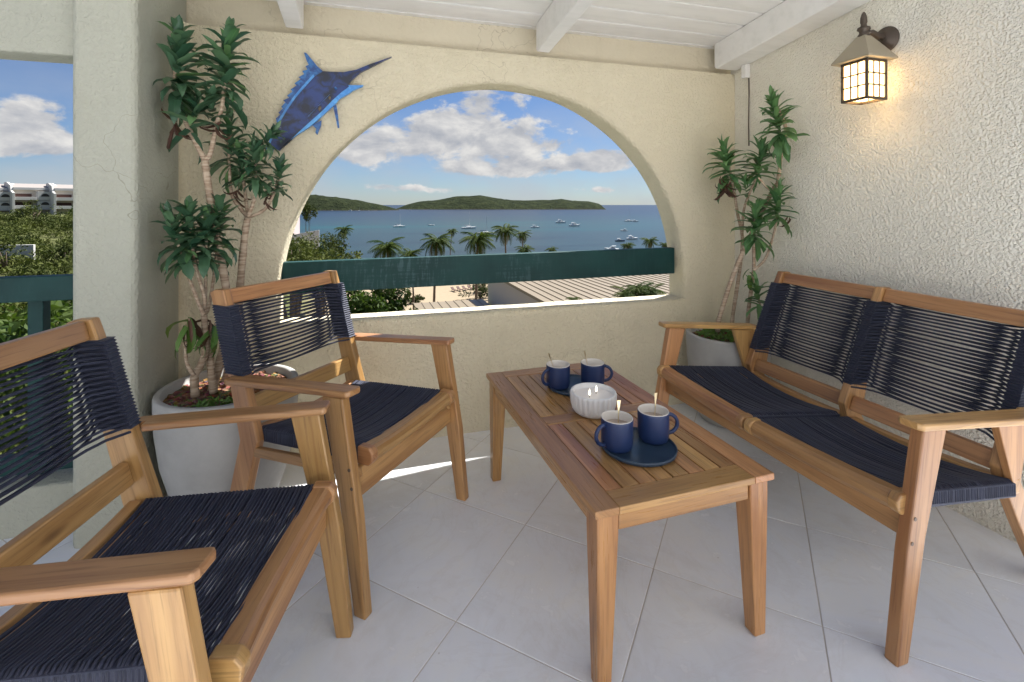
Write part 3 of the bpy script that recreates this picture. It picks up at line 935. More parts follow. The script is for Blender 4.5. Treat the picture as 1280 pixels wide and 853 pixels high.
def place_spoon(x, y, dx, dy, flat, label):
    t = thing('spoon', label, 'spoon', (x, y, TZ+.066), 0, 'gold spoons standing in the mugs')
    top = Vector((dx, dy, .078)); b = Vector((-dx*.35, -dy*.35, -.045))
    bm = bmesh.new()
    d = (top-b); n = 9
    side = Vector((math.cos(flat), math.sin(flat), 0)); nrm = d.cross(side).normalized()
    rs = []
    for k in range(n):
        f = k/(n-1); p = b+d*f
        w = .0018+(.0048*max(0, (f-.62)/.38)**1.3); th = .0013
        rs.append([bm.verts.new(p+side*w*a+nrm*th*c) for a, c in ((-1, -.6), (1, -.6), (1, .6), (-1, .6))])
    for a, c in zip(rs, rs[1:]):
        for k in range(4): bm.faces.new((a[k], a[(k+1) % 4], c[(k+1) % 4], c[k]))
    bm.faces.new(rs[0]); bm.faces.new(rs[-1])
    bevel_mod(link('handle', mesh_of('handle', bm, M_GOLD), t), .0008, 2)
    bm = bmesh.new(); bmesh.ops.create_uvsphere(bm, u_segments=12, v_segments=8, radius=1)
    for v in bm.verts: v.co = Vector((v.co.x*.011, v.co.y*.016, v.co.z*.004))
    link('bowl', mesh_of('bowl', bm, M_GOLD, True), t, (b.x, b.y, b.z+.002))
    return t
m1 = make_mug(.758, 1.349, R(190), 'navy mug with cream inside at the left of the nearer tray')
mugs = [(.898, 1.362, R(-12), 'navy mug at the right of the nearer tray, its handle to the right'),
        (.772, 1.868, R(195), 'navy mug at the left of the farther tray, its handle to the left'),
        (.922, 1.848, R(-20), 'navy mug at the right of the farther tray, behind the candle')]
for x, y, rz, lb in mugs:
    c = copy_tree(m1); c.location = (x, y, TZ); c.rotation_euler = (0, 0, rz); c['label'] = lb
place_spoon(.766, 1.356, .006, .006, R(-15), 'gold spoon standing upright in the left mug of the nearer tray')
place_spoon(.908, 1.370, .012, .010, R(10), 'gold spoon leaning in the right mug of the nearer tray')
place_spoon(.764, 1.866, -.032, .012, R(40), 'gold spoon leaning to the left in the left mug of the farther tray')
place_spoon(.908, 1.850, -.018, .012, R(40), 'gold spoon in the right mug of the farther tray')
cd = thing('candle', 'white ribbed ceramic bowl candle with lit wicks in the middle of the table', 'candle', (.812, 1.622, ht))
bm = bmesh.new(); seg = 156; rings = []
for r, z, k in ((.0, .001, 0), (.064, .001, 0), (.070, .006, .3), (.077, .018, 1), (.082, .038, 1), (.0845, .070, 1), (.0845, .076, .2), (.082, .079, 0), (.0785, .0785, 0), (.076, .071, 0), (.0755, .055, 0), (.0, .055, 0)):
    rings.append([bm.verts.new((r*math.cos(a)*(1+k*.034*(1-2.2*(1-abs(math.cos(a*13)))**1.5)), r*math.sin(a)*(1+k*.034*(1-2.2*(1-abs(math.cos(a*13)))**1.5)), z)) for a in (2*math.pi*i/seg for i in range(seg))])
for a, b in zip(rings, rings[1:]):
    for k in range(seg): bm.faces.new((a[k], a[(k+1) % seg], b[(k+1) % seg], b[k]))
bmesh.ops.remove_doubles(bm, verts=bm.verts[:], dist=1e-6)
link('bowl', mesh_of('bowl', bm, M_CERAM, True), cd)
lathe('wax', [(.0762, .060), (.05, .061), (0, .0605)], M_WAX, cd, 40)
for (x, y) in ((-.022, -.012), (.018, .012)):
    bm = bmesh.new(); add_tube(bm, [(x, y, .060), (x+.001, y, .070)], .0012, 6)
    w = link('wick', mesh_of('wick', bm, M_BRONZE), cd)
    bm = bmesh.new(); add_lathe(bm, [(0, 0), (.0042, .005), (.0048, .010), (.0028, .018), (0, .027)], 12, (x+.001, y, .067))
    link('flame', mesh_of('flame', bm, M_FLAME, True), w)

# wall lantern
LX, LY = 2.160, 1.618
lt = thing('wall_lantern', 'lit brass wall lantern with a pyramid roof and glass panes on the white wall', 'lamp', (LX, LY, 1.806))
def lbox(n, b6, m, bev=.0015, par=None): return box(n, b6, m, par or lt, (0, 0, 1), bev)
a = .061; zt_, zb_ = .090, -.089
for sx in (-1, 1):
    for sy in (-1, 1):
        x0, x1 = sorted((sx*a, sx*(a-.011))); y0, y1 = sorted((sy*a, sy*(a-.011)))
        lbox('corner_post', (x0, x1, y0, y1, zb_, zt_), M_BRONZE)
for z0, z1 in ((zb_, zb_+.012), (zt_-.010, zt_)):
    for s in (-1, 1):
        x0, x1 = sorted((s*(a-.001), s*(a-.010)))
        lbox('frame_bar', (x0, x1, -a+.0112, a-.0112, z0, z1), M_BRONZE)
        lbox('frame_bar', (-a+.0112, a-.0112, x0, x1, z0, z1), M_BRONZE)
ih = a-.0115; z0g, z1g = zb_+.0125, zt_-.0105
pw = 2*ih/3; phh = (z1g-z0g)/3
for face in range(4):
    rot = face*math.pi/2
    for i in range(3):
        for j in range(3):
            key = 'pane'
            if key not in CACHE:
                bm = bmesh.new(); add_box(bm, -.0015, .0015, -pw/2+.0008, pw/2-.0008, -phh/2+.0008, phh/2-.0008); CACHE[key] = mesh_of('pane', bm, M_GLASSL)
            y = -ih+pw*(i+.5); z = z0g+phh*(j+.5); r = a-.0075
            link('pane', CACHE[key], lt, (r*math.cos(rot)-y*math.sin(rot), r*math.sin(rot)+y*math.cos(rot), z), (0, 0, rot))
    for k in (1, 2):
        y = -ih+pw*k; r = a-.0055
        for nm, bb in (('glazing_bar', (-.0045, .003, -.0026, .0026, z0g, z1g)),):
            bm = bmesh.new(); add_box(bm, *bb)
            link(nm, mesh_of(nm, bm, M_BRONZE), lt, (r*math.cos(rot)-y*math.sin(rot), r*math.sin(rot)+y*math.cos(rot), 0), (0, 0, rot))
        bm = bmesh.new(); add_box(bm, -.0028, .0042, -ih, ih, -.0026, .0026)
        link('glazing_bar', mesh_of('glazing_bar', bm, M_BRONZE), lt, (r*math.cos(rot), r*math.sin(rot), z0g+phh*k), (0, 0, rot))
bm = bmesh.new()
e = .088
b0 = [bm.verts.new((sx*e, sy*e, zt_+.0005)) for sx, sy in ((-1, -1), (1, -1), (1, 1), (-1, 1))]
b1 = [bm.verts.new((sx*e, sy*e, zt_+.008)) for sx, sy in ((-1, -1), (1, -1), (1, 1), (-1, 1))]
b2 = [bm.verts.new((sx*.020, sy*.020, zt_+.118)) for sx, sy in ((-1, -1), (1, -1), (1, 1), (-1, 1))]
bm.faces.new(b0); bm.faces.new(b2)
for p, q in ((b0, b1), (b1, b2)):
    for k in range(4): bm.faces.new((p[k], p[(k+1) % 4], q[(k+1) % 4], q[k]))
bevel_mod(link('roof', mesh_of('roof', bm, M_BRASS), lt), .002, 2)
lathe('finial', [(0, .203), (.022, .203), (.024, .212), (.017, .222), (.019, .232), (.026, .238), (.024, .247), (.013, .252), (.011, .262), (.014, .272), (.013, .292), (.008, .310), (.003, .318), (0, .318)], M_BRONZE, lt, 20)
bm = bmesh.new()
add_tube(bm, [(.010, 0, .225), (.05, 0, .232), (.085, 0, .215), (.105, 0, .222), (.125, 0, .212)], [.010, .012, .016, .015, .02], 12)
link('arm', mesh_of('arm', bm, M_BRONZE, True), lt)
bm = bmesh.new(); add_lathe(bm, [(0, 0), (.058, 0), (.060, .004), (.054, .012), (.036, .018), (.030, .028), (0, .030)], 32)
o = link('back_plate', mesh_of('back_plate', bm, M_BRONZE, True), lt, (2.2995-LX, 0, .205), (0, -math.pi/2, 0))
bm = bmesh.new(); bmesh.ops.create_uvsphere(bm, u_segments=14, v_segments=10, radius=.024)
link('bulb', mesh_of('bulb', bm, emit('bulb_glow', (1.0, .80, .50), 18.0), True), lt, (0, 0, .0))

# measured points (metres): stems, leaf heads, plaque outline, palms, boats, islands
PLANT_TALL=[];PLANT_FORKED=[];PLANT_LOW=[];PLANT_LEANING=[];PLANT_BACK=[];PLANT_FRONT=[]
PLANT_TALL.append(('stem',[(-0.629, 2.27, 0.458), (-0.587, 2.27, 0.629), (-0.569, 2.27, 0.763), (-0.566, 2.27, 0.838), (-0.59, 2.27, 1.008), (-0.62, 2.27, 1.194), (-0.641, 2.27, 1.338), (-0.653, 2.27, 1.438)],0.022,0.017))
PLANT_TALL.append(('stem',[(-0.653, 2.27, 1.438), (-0.708, 2.27, 1.56), (-0.737, 2.27, 1.648), (-0.76, 2.27, 1.726), (-0.754, 2.27, 1.931)],0.014,0.008))
PLANT_TALL.append(('stem',[(-0.653, 2.27, 1.438), (-0.632, 2.27, 1.466), (-0.608, 2.27, 1.595), (-0.587, 2.27, 1.677), (-0.569, 2.27, 1.949)],0.014,0.008))
PLANT_TALL.append(('leaf',[(-0.76, 2.27, 1.673), (-0.751, 2.27, 1.944)],62,0.15,'green'))
PLANT_TALL.append(('leaf',[(-0.584, 2.27, 1.694), (-0.566, 2.27, 1.963)],66,0.15,'green'))
PLANT_TALL.append(('leaf',[(-0.696, 2.24, 1.54), (-0.673, 2.24, 1.672)],16,0.13,'green'))
PLANT_TALL.append(('leaf',[(-0.625, 2.3, 1.578), (-0.643, 2.3, 1.713)],14,0.13,'green'))
PLANT_TALL.append(('leaf',[(-0.745, 2.25, 1.598), (-0.762, 2.25, 1.548)],7,0.14,'dead'))
PLANT_TALL.append(('leaf',[(-0.588, 2.25, 1.606), (-0.606, 2.25, 1.555)],4,0.12,'dead'))
PLANT_FORKED.append(('stem',[(-0.611, 2.36, 0.429), (-0.557, 2.36, 0.671), (-0.541, 2.36, 0.889), (-0.522, 2.36, 1.123), (-0.51, 2.36, 1.194)],0.022,0.017))
PLANT_FORKED.append(('stem',[(-0.514, 2.38, 1.194), (-0.546, 2.38, 1.237), (-0.581, 2.38, 1.308), (-0.591, 2.38, 1.521), (-0.587, 2.38, 1.646)],0.011,0.006))
PLANT_FORKED.append(('stem',[(-0.505, 2.34, 1.195), (-0.477, 2.34, 1.287), (-0.473, 2.34, 1.343), (-0.48, 2.34, 1.492)],0.011,0.006))
PLANT_FORKED.append(('stem',[(-0.51, 2.36, 1.194), (-0.442, 2.36, 1.23), (-0.402, 2.36, 1.309), (-0.379, 2.36, 1.403)],0.011,0.006))
PLANT_FORKED.append(('stem',[(-0.518, 2.4, 1.193), (-0.531, 2.4, 1.309), (-0.551, 2.4, 1.489)],0.011,0.006))
PLANT_FORKED.append(('leaf', [(-0.455, 2.33, 1.50), (-0.405, 2.33, 1.575)], 26, 0.11, 'green'))
PLANT_FORKED.append(('leaf',[(-0.584, 2.38, 1.397), (-0.587, 2.38, 1.628)],40,0.12,'green'))
PLANT_FORKED.append(('leaf',[(-0.473, 2.34, 1.343), (-0.48, 2.34, 1.499)],46,0.12,'green'))
PLANT_FORKED.append(('leaf',[(-0.399, 2.36, 1.294), (-0.376, 2.36, 1.418)],34,0.11,'green'))
PLANT_FORKED.append(('leaf',[(-0.534, 2.4, 1.352), (-0.554, 2.4, 1.496)],26,0.12,'green'))
PLANT_FORKED.append(('leaf',[(-0.417, 2.35, 1.308), (-0.443, 2.35, 1.265)],5,0.1,'dead'))
PLANT_FORKED.append(('leaf',[(-0.546, 2.38, 1.326), (-0.572, 2.38, 1.29)],5,0.1,'dead'))
PLANT_LOW.append(('stem',[(-0.663, 2.19, 0.48), (-0.666, 2.19, 0.563), (-0.649, 2.19, 0.594), (-0.627, 2.19, 0.656), (-0.627, 2.19, 0.721), (-0.632, 2.19, 0.805)],0.02,0.014))
PLANT_LOW.append(('stem',[(-0.606, 2.22, 0.478), (-0.615, 2.22, 0.564), (-0.621, 2.22, 0.663), (-0.635, 2.22, 0.73)],0.019,0.014))
PLANT_LOW.append(('stem',[(-0.632, 2.19, 0.805), (-0.632, 2.19, 0.883), (-0.663, 2.19, 1.007), (-0.686, 2.19, 1.206)],0.011,0.006))
PLANT_LOW.append(('stem',[(-0.627, 2.17, 0.81), (-0.641, 2.17, 0.846), (-0.688, 2.17, 0.991), (-0.74, 2.17, 1.182)],0.01,0.006))
PLANT_LOW.append(('stem',[(-0.653, 2.26, 0.791), (-0.635, 2.26, 0.827), (-0.611, 2.26, 0.996), (-0.594, 2.26, 1.231)],0.01,0.006))
PLANT_LOW.append(('stem',[(-0.641, 2.22, 0.799), (-0.635, 2.22, 0.927), (-0.632, 2.22, 1.189)],0.01,0.006))
PLANT_LOW.append(('stem',[(-0.654, 2.15, 0.576), (-0.679, 2.15, 0.626), (-0.684, 2.15, 0.705), (-0.673, 2.15, 0.804)],0.01,0.006))
PLANT_LOW.append(('stem',[(-0.63, 2.2, 0.654), (-0.612, 2.2, 0.701), (-0.595, 2.2, 0.765)],0.01,0.006))
PLANT_LOW.append(('leaf',[(-0.669, 2.19, 1.029), (-0.686, 2.19, 1.219)],46,0.14,'green'))
PLANT_LOW.append(('leaf',[(-0.702, 2.17, 1.023), (-0.74, 2.17, 1.188)],40,0.13,'green'))
PLANT_LOW.append(('leaf',[(-0.608, 2.26, 1.043), (-0.594, 2.26, 1.244)],40,0.13,'green'))
PLANT_LOW.append(('leaf',[(-0.635, 2.22, 1.009), (-0.632, 2.22, 1.199)],34,0.13,'green'))
PLANT_LOW.append(('leaf',[(-0.676, 2.15, 0.742), (-0.673, 2.15, 0.811)],9,0.13,'droop'))
PLANT_LOW.append(('leaf',[(-0.673, 2.15, 0.76), (-0.673, 2.15, 0.804)],9,0.13,'dead'))
PLANT_LOW.append(('leaf',[(-0.607, 2.2, 0.717), (-0.592, 2.2, 0.765)],9,0.12,'droop'))
PLANT_LOW.append(('leaf',[(-0.624, 2.19, 0.737), (-0.613, 2.19, 0.785)],8,0.12,'dead'))
PLANT_LEANING.append(('stem',[(1.942, 2.3, 0.521), (1.93, 2.266, 0.617), (2.026, 2.231, 0.924), (2.23, 2.197, 1.325), (2.234, 2.163, 1.374), (2.227, 2.129, 1.543), (2.219, 2.094, 1.676), (2.117, 2.06, 1.787)],0.017,0.01))
PLANT_LEANING.append(('leaf',[(2.198, 2.09, 1.577), (2.101, 2.06, 1.795)],58,0.13,'green'))
PLANT_LEANING.append(('stem',[(2.172, 2.14, 1.323), (2.132, 2.15, 1.359), (2.097, 2.16, 1.403)],0.009,0.006))
PLANT_BACK.append(('stem',[(2.108, 2.38, 0.488), (2.109, 2.368, 0.583), (2.169, 2.356, 1.006), (2.123, 2.344, 1.194), (2.083, 2.332, 1.342), (2.021, 2.32, 1.552)],0.015,0.008))
PLANT_BACK.append(('stem',[(2.145, 2.33, 1.008), (2.116, 2.287, 1.223), (2.161, 2.243, 1.409), (2.159, 2.2, 1.562)],0.01,0.006))
PLANT_BACK.append(('leaf',[(2.044, 2.32, 1.383), (2.01, 2.32, 1.561)],50,0.14,'green'))
PLANT_BACK.append(('leaf',[(2.015, 2.3, 1.373), (1.993, 2.3, 1.335)],16,0.11,'dead'))
PLANT_BACK.append(('leaf',[(2.15, 2.22, 1.408), (2.159, 2.2, 1.562)],46,0.13,'green'))
PLANT_BACK.append(('leaf',[(2.124, 2.27, 1.279), (2.107, 2.27, 1.382)],14,0.1,'green'))
PLANT_FRONT.append(('stem',[(2.133, 2.28, 0.512), (2.116, 2.25, 0.655), (2.122, 2.22, 0.876), (2.093, 2.19, 1.053), (2.081, 2.16, 1.207)],0.015,0.008))
PLANT_FRONT.append(('stem',[(2.103, 2.2, 0.879), (2.163, 2.17, 0.958), (2.2, 2.14, 1.148), (2.185, 2.11, 1.313)],0.01,0.006))
PLANT_FRONT.append(('stem',[(2.138, 2.19, 0.534), (2.134, 2.175, 0.624), (2.086, 2.16, 0.787)],0.009,0.006))
PLANT_FRONT.append(('leaf',[(2.079, 2.17, 1.045), (2.096, 2.17, 1.215)],50,0.13,'green'))
PLANT_FRONT.append(('leaf',[(2.174, 2.11, 1.163), (2.191, 2.11, 1.322)],46,0.12,'green'))
PLANT_FRONT.append(('leaf',[(2.097, 2.16, 0.67), (2.086, 2.16, 0.796)],24,0.11,'green'))
PLANT_FRONT.append(('leaf',[(2.08, 2.2, 0.826), (2.069, 2.2, 0.894)],4,0.09,'droop'))
PLANT_FRONT.append(('leaf',[(2.236, 2.1, 1.189), (2.259, 2.1, 1.171)],3,0.08,'dead'))
FISH_TOP=[(0.121, 2.015), (0.068, 1.991), (0.008, 1.965), (-0.052, 1.934), (-0.112, 1.917), (-0.17, 1.914), (-0.21, 1.914)]
FISH_BACK=[(-0.25, 1.884), (-0.296, 1.826), (-0.335, 1.775), (-0.374, 1.712), (-0.407, 1.65), (-0.431, 1.589), (-0.45, 1.541)]
FISH_BELLY=[(0.02, 1.954), (-0.034, 1.922), (-0.067, 1.89), (-0.094, 1.853), (-0.019, 1.858), (-0.021, 1.852), (-0.067, 1.829), (-0.094, 1.807), (-0.135, 1.781), (-0.152, 1.755), (-0.181, 1.726), (-0.222, 1.684), (-0.262, 1.645), (-0.301, 1.613), (-0.335, 1.59), (-0.374, 1.555), (-0.412, 1.512)]
FISH_STRIPE=[(-0.088, 1.846), (-0.123, 1.817), (-0.17, 1.769), (-0.216, 1.715), (-0.262, 1.669), (-0.318, 1.612)]
FISH_DORSAL=[(-0.21, 1.914), (-0.239, 1.939), (-0.262, 1.967), (-0.29, 2.001), (-0.3, 2.001), (-0.289, 1.966), (-0.278, 1.942), (-0.293, 1.935), (-0.284, 1.918), (-0.308, 1.91), (-0.298, 1.895), (-0.324, 1.878), (-0.315, 1.87), (-0.343, 1.846), (-0.334, 1.836), (-0.36, 1.815), (-0.352, 1.805), (-0.376, 1.784), (-0.368, 1.774), (-0.393, 1.759), (-0.384, 1.75), (-0.402, 1.728), (-0.396, 1.72), (-0.415, 1.698), (-0.407, 1.689), (-0.426, 1.67), (-0.422, 1.649), (-0.431, 1.589), (-0.407, 1.65), (-0.374, 1.712), (-0.335, 1.775), (-0.296, 1.826), (-0.25, 1.884)]
FISH_PECTORAL=[(-0.164, 1.742), (-0.148, 1.749), (-0.141, 1.7), (-0.134, 1.635), (-0.142, 1.633), (-0.151, 1.681)]
FISH_PELVIC=[(-0.262, 1.645), (-0.219, 1.671), (-0.222, 1.641), (-0.239, 1.597), (-0.247, 1.609), (-0.243, 1.627)]
FISH_TAIL=[(-0.45, 1.541), (-0.412, 1.512), (-0.434, 1.446), (-0.45, 1.481), (-0.477, 1.492), (-0.504, 1.486), (-0.52, 1.503), (-0.483, 1.522)]
FISH_EYE=[(-0.152, 1.832)]
PALMS=[(-7.05, 158.41, -6.48, 3.05), (3.12, 80.38, -5.65, 3.17), (7.24, 83.34, -7.24, 2.27), (11.75, 84.1, -5.19, 3.41), (20.46, 119.06, -5.34, 1.66), (18.21, 80.12, -4.77, 3.63), (25.47, 88.41, -3.65, 3.06), (30.6, 93.15, -4.79, 1.99), (25.37, 75.93, -6.23, 1.77), (33.46, 83.97, -7.17, 1.33), (47.09, 79.97, -6.41, 1.5), (50.01, 77.03, -5.5, 1.79), (55.1, 79.7, -6.43, 1.19)]
BOATS=[('sail', 25.9, 412.6, 12.2), ('dinghy', 55.9, 436.5, 6.6), ('sail', 76.8, 369.4, 13.9), ('sail', 72.5, 295.9, 12.3), ('motor', 131.5, 366.9, 8.5), ('motor', 191.7, 456.5, 13.2), ('motor', 174.4, 384.7, 11.9), ('sail2', 284.0, 478.9, 12.7), ('motor', 284.1, 465.6, 8.0), ('motor', 176.5, 304.1, 5.7), ('motor', 124.3, 218.2, 5.7), ('motor', 137.8, 229.0, 7.8), ('motor', 97.0, 176.8, 6.6), ('sail', -105.9, 1583.1, 7.5), ('motor', -50.8, 1566.9, 12.5), ('sail', -24.4, 1559.2, 10.0), ('sail', 4.4, 1550.7, 7.5), ('sail', 16.4, 1547.2, 7.5), ('motor', 620.6, 2013.9, 14.2), ('motor', 637.6, 2009.0, 14.2), ('motor', 371.9, 1932.9, 13.2), ('motor', 144.5, 1694.9, 11.2)]
ISLAND_NEAR=[(-354, 1876, 30.6), (-244, 1844, 36.4), (-176, 1823, 36.4), (-107, 1803, 29.2), (-39, 1783, 19.2), (30, 1763, 5.0), (71, 1751, -5.0), (104, 1741, -15.0)]
ISLAND_FAR=[(131, 2150, -15.3), (172, 2138, 2.3), (223, 2123, 16.4), (290, 2103, 21.7), (341, 2089, 32.3), (409, 2069, 40.0), (476, 2049, 42.5), (517, 2037, 37.6), (578, 2019, 24.2), (629, 2004, 21.3), (696, 1984, 20.6), (764, 1964, 22.8), (821, 1947, 27.0), (865, 1935, 19.9), (933, 1915, 16.4), (967, 1905, 9.4), (984, 1900, -6.5), (991, 1898, -15.3)]

# ================================================================== POTS AND PLANTS
def pot(name, x, y, r, h, label):
    t = thing(name, label, 'pot', (x, y, 0), 0, 'concrete pots')
    lathe('bowl', [(0, .0), (r*.56, .0), (r*.66, .012), (r*.80, h*.22), (r*.92, h*.46), (r*.985, h*.72), (r, h*.90), (r*1.0, h-.012), (r*.99, h-.003), (r*.965, h), (r*.91, h), (r*.89, h-.006), (r*.885, h-.07), (0, h-.07)], M_POT, t, 64)
    bm = bmesh.new()
    rings = []
    for k in range(9):
        rr = r*.884*k/8
        rings.append([bm.verts.new((rr*math.cos(2*math.pi*i/40), rr*math.sin(2*math.pi*i/40), h-.038+.010*noise.noise(Vector((rr*30*math.cos(2*math.pi*i/40), rr*30*math.sin(2*math.pi*i/40), x)))) ) for i in range(40)])
    for a, b in zip(rings, rings[1:]):
        for k in range(40): bm.faces.new((a[k], a[(k+1) % 40], b[(k+1) % 40], b[k]))
    bmesh.ops.remove_doubles(bm, verts=bm.verts[:], dist=1e-5)
    s = link('soil', mesh_of('soil', bm, M_SOIL, True), t)
    # bark chips on the soil
    bm = bmesh.new()
    for k in range(220):
        a, q = random.uniform(0, 6.28), r*.86*math.sqrt(random.random())
        M = Matrix.Translation((q*math.cos(a), q*math.sin(a), h-.030)) @ Matrix.Rotation(random.uniform(0, 6.28), 4, 'Z') @ Matrix.Rotation(random.gauss(0, .4), 4, 'X')
        sx, sy, sz = random.uniform(.008, .02), random.uniform(.004, .009), .003
        v = [bm.verts.new(M @ Vector((i*sx, j*sy, k2*sz))) for i in (-1, 1) for j in (-1, 1) for k2 in (-1, 1)]
        for f in ((0, 1, 3, 2), (4, 6, 7, 5), (0, 4, 5, 1), (2, 3, 7, 6), (0, 2, 6, 4), (1, 5, 7, 3)): bm.faces.new([v[i] for i in f])
    link('mulch', mesh_of('mulch', bm, M_SOIL), t, kind='stuff')
    return t
pot('planter', -.550, 2.235, .262, .505, 'tall pale concrete pot in the left corner between the pillar and the armchairs')
pot('planter', 2.010, 2.300, .225, .505, 'pale concrete pot in the right corner behind the bench armrest')

def blade(wid, curl, fold, droop, n=6):
    bm = bmesh.new(); uv = bm.loops.layers.uv.verify()
    rows = []
    for k in range(n+1):
        f = k/n
        w = wid*(0.42+0.58*math.sin(math.pi*min(1, f*1.25+.12)) if f < .55 else max(0.02, (1-((f-.55)/.45)**1.7)))*.5
        a = curl*f*f
        x = f*math.cos(a*.6); z = -droop*f*f
        rows.append([bm.verts.new((x, -w, z+w*fold)), bm.verts.new((x, 0, z)), bm.verts.new((x, w, z+w*fold))])
    for i in range(n):
        for j in range(2):
            f = bm.faces.new((rows[i][j], rows[i][j+1], rows[i+1][j+1], rows[i+1][j]))
            for l, (a, b) in zip(f.loops, ((i/n, j/2), (i/n, (j+1)/2), ((i+1)/n, (j+1)/2), ((i+1)/n, j/2))): l[uv].uv = (a, b)
    return bm
def blades(m, spec):
    out = []
    for s in spec:
        bm = blade(*s); me = bpy.data.meshes.new('leaf'); bm.to_mesh(me); bm.free(); me.materials.append(m)
        for p in me.polygons: p.use_smooth = True
        out.append(me)
    return out
SPEC = [(.31, .9, .5, .16), (.34, 1.2, .4, .30), (.27, .6, .6, .06), (.33, 1.0, .35, .40), (.25, 1.1, .7, .5)]
L_GREEN = blades(M_LEAF, SPEC)
L_LIGHT = blades(M_LEAFR, [(a*.85, b, c, d) for a, b, c, d in SPEC])
L_DROOP = blades(M_DROOP, [(.24, 1.4, .4, .5), (.20, 1.0, .5, .35)])
L_DEAD = blades(M_DEAD, [(.16, 1.6, 1.2, .55), (.12, 1.2, 1.6, .3)])

def plant(name, data, label, base, group, lset):
    t = thing(name, label, 'plant', base, 0, group)
    B = Vector(base)
    bm = bmesh.new()
    for d in data:
        if d[0] != 'stem': continue
        pts = [Vector(p)-B for p in d[1]]
        # smooth the polyline a little
        fine = []
        for i in range(len(pts)-1):
            p0 = pts[max(0, i-1)]; p1 = pts[i]; p2 = pts[i+1]; p3 = pts[min(len(pts)-1, i+2)]
            for k in range(5):
                s = k/5
                fine.append(0.5*((2*p1)+(p2-p0)*s+(2*p0-5*p1+4*p2-p3)*s*s+(3*p1-p0-3*p2+p3)*s**3))
        fine.append(pts[-1])
        n = len(fine)
        rr = [.82*(d[2]+(d[3]-d[2])*k/(n-1))*(1+.06*math.sin(k*2.1)) for k in range(n)]
        add_tube(bm, fine, rr, 9)
    link('trunk', mesh_of('trunk', bm, M_BARK, True), t)
    ga = 2.39996
    for d in data:
        if d[0] != 'leaf': continue
        p0, p1 = Vector(d[1][0])-B, Vector(d[1][1])-B
        n, ln, kind = d[2], d[3], d[4]
        if kind == 'green': n = int(n*.98)
        if lset is L_LIGHT: ln *= 1.15
        ax = (p1-p0).normalized()
        e1 = ax.orthogonal().normalized(); e2 = ax.cross(e1)
        for k in range(n):
            f = (k+.5)/n
            th = k*ga+random.gauss(0, .25)
            out = e1*math.cos(th)+e2*math.sin(th)
            if kind == 'green':
                el = R(-30+108*f**.9)+random.gauss(0, .27)
                L = ln*(1.0-.30*f**3)*random.uniform(.68, 1.15)
                me = random.choice(lset) if random.random() > .12 else random.choice(L_LIGHT)
            elif kind == 'droop':
                el = R(-40)+random.gauss(0, .35); L = ln*random.uniform(.8, 1.15); me = random.choice(L_DROOP)
            else:
                el = R(-50)+random.gauss(0, .4); L = ln*random.uniform(.6, 1.1); me = random.choice(L_DEAD)
            if kind == 'green':
                dirv = out*math.cos(el)+ax*math.sin(el)
            else:
                dirv = out*math.cos(el)+Vector((0, 0, 1))*math.sin(el)
            dirv.normalize()
            upv = ax if abs(dirv.dot(ax)) < .95 else -out
            yv = upv.cross(dirv)
            if yv.length < 1e-3: yv = e1.copy()
            yv.normalize(); zv = dirv.cross(yv)
            o = bpy.data.objects.new('leaf', me); col.objects.link(o); o.parent = t
            M = Matrix((dirv, yv, zv)).transposed().to_4x4()
            wd = L*random.uniform(.85, 1.1)
            M = Matrix.Translation(p0+(p1-p0)*f) @ M @ Matrix.Diagonal((L, wd, L, 1))
            # keep the leaves out of the plaster: wall, pillar and right wall
            tip = B+M @ Vector((1, 0, -.2))
            if tip.y > YW-.004:
                dirv.y *= .1; dirv.normalize(); yv = upv.cross(dirv); yv.normalize(); zv = dirv.cross(yv)
                M = Matrix.Translation(p0+(p1-p0)*f) @ Matrix((dirv, yv, zv)).transposed().to_4x4() @ Matrix.Diagonal((L, wd, L, 1))
            if tip.x < -.823 and (B+p0).y > 2.0:
                dirv.x = abs(dirv.x)*.3; dirv.normalize(); yv = upv.cross(dirv); yv.normalize(); zv = dirv.cross(yv)
                M = Matrix.Translation(p0+(p1-p0)*f) @ Matrix((dirv, yv, zv)).transposed().to_4x4() @ Matrix.Diagonal((L, wd, L, 1))
            if tip.x > 2.29:
                dirv.x = -abs(dirv.x)*.3; dirv.normalize(); yv = upv.cross(dirv); yv.normalize(); zv = dirv.cross(yv)
                M = Matrix.Translation(p0+(p1-p0)*f) @ Matrix((dirv, yv, zv)).transposed().to_4x4() @ Matrix.Diagonal((L, wd, L, 1))
            o.matrix_local = M
    return t
gl = 'cane plants in the left pot'; gr = 'cane plants in the right pot'
plant('cane_plant', PLANT_TALL, 'tallest cane plant in the left pot, its two leafy heads near the ceiling', (-.61, 2.27, .45), gl, L_GREEN)
plant('cane_plant', PLANT_FORKED, 'cane plant in the left pot forking into leafy heads below the blue fish', (-.55, 2.36, .45), gl, L_GREEN)
plant('cane_plant', PLANT_LOW, 'short cane plant in the left pot with drooping brown leaves', (-.68, 2.19, .45), gl, L_GREEN)
plant('cane_plant', PLANT_LEANING, 'cane plant in the right pot with one long leaning stem and the highest head', (1.97, 2.33, .45), gr, L_LIGHT)
plant('cane_plant', PLANT_BACK, 'cane plant in the right pot with two heads and dead leaves beside the arch', (2.06, 2.38, .45), gr, L_LIGHT)
plant('cane_plant', PLANT_FRONT, 'cane plant in the right pot with low heads just above the bench back', (2.08, 2.29, .45), gr, L_LIGHT)
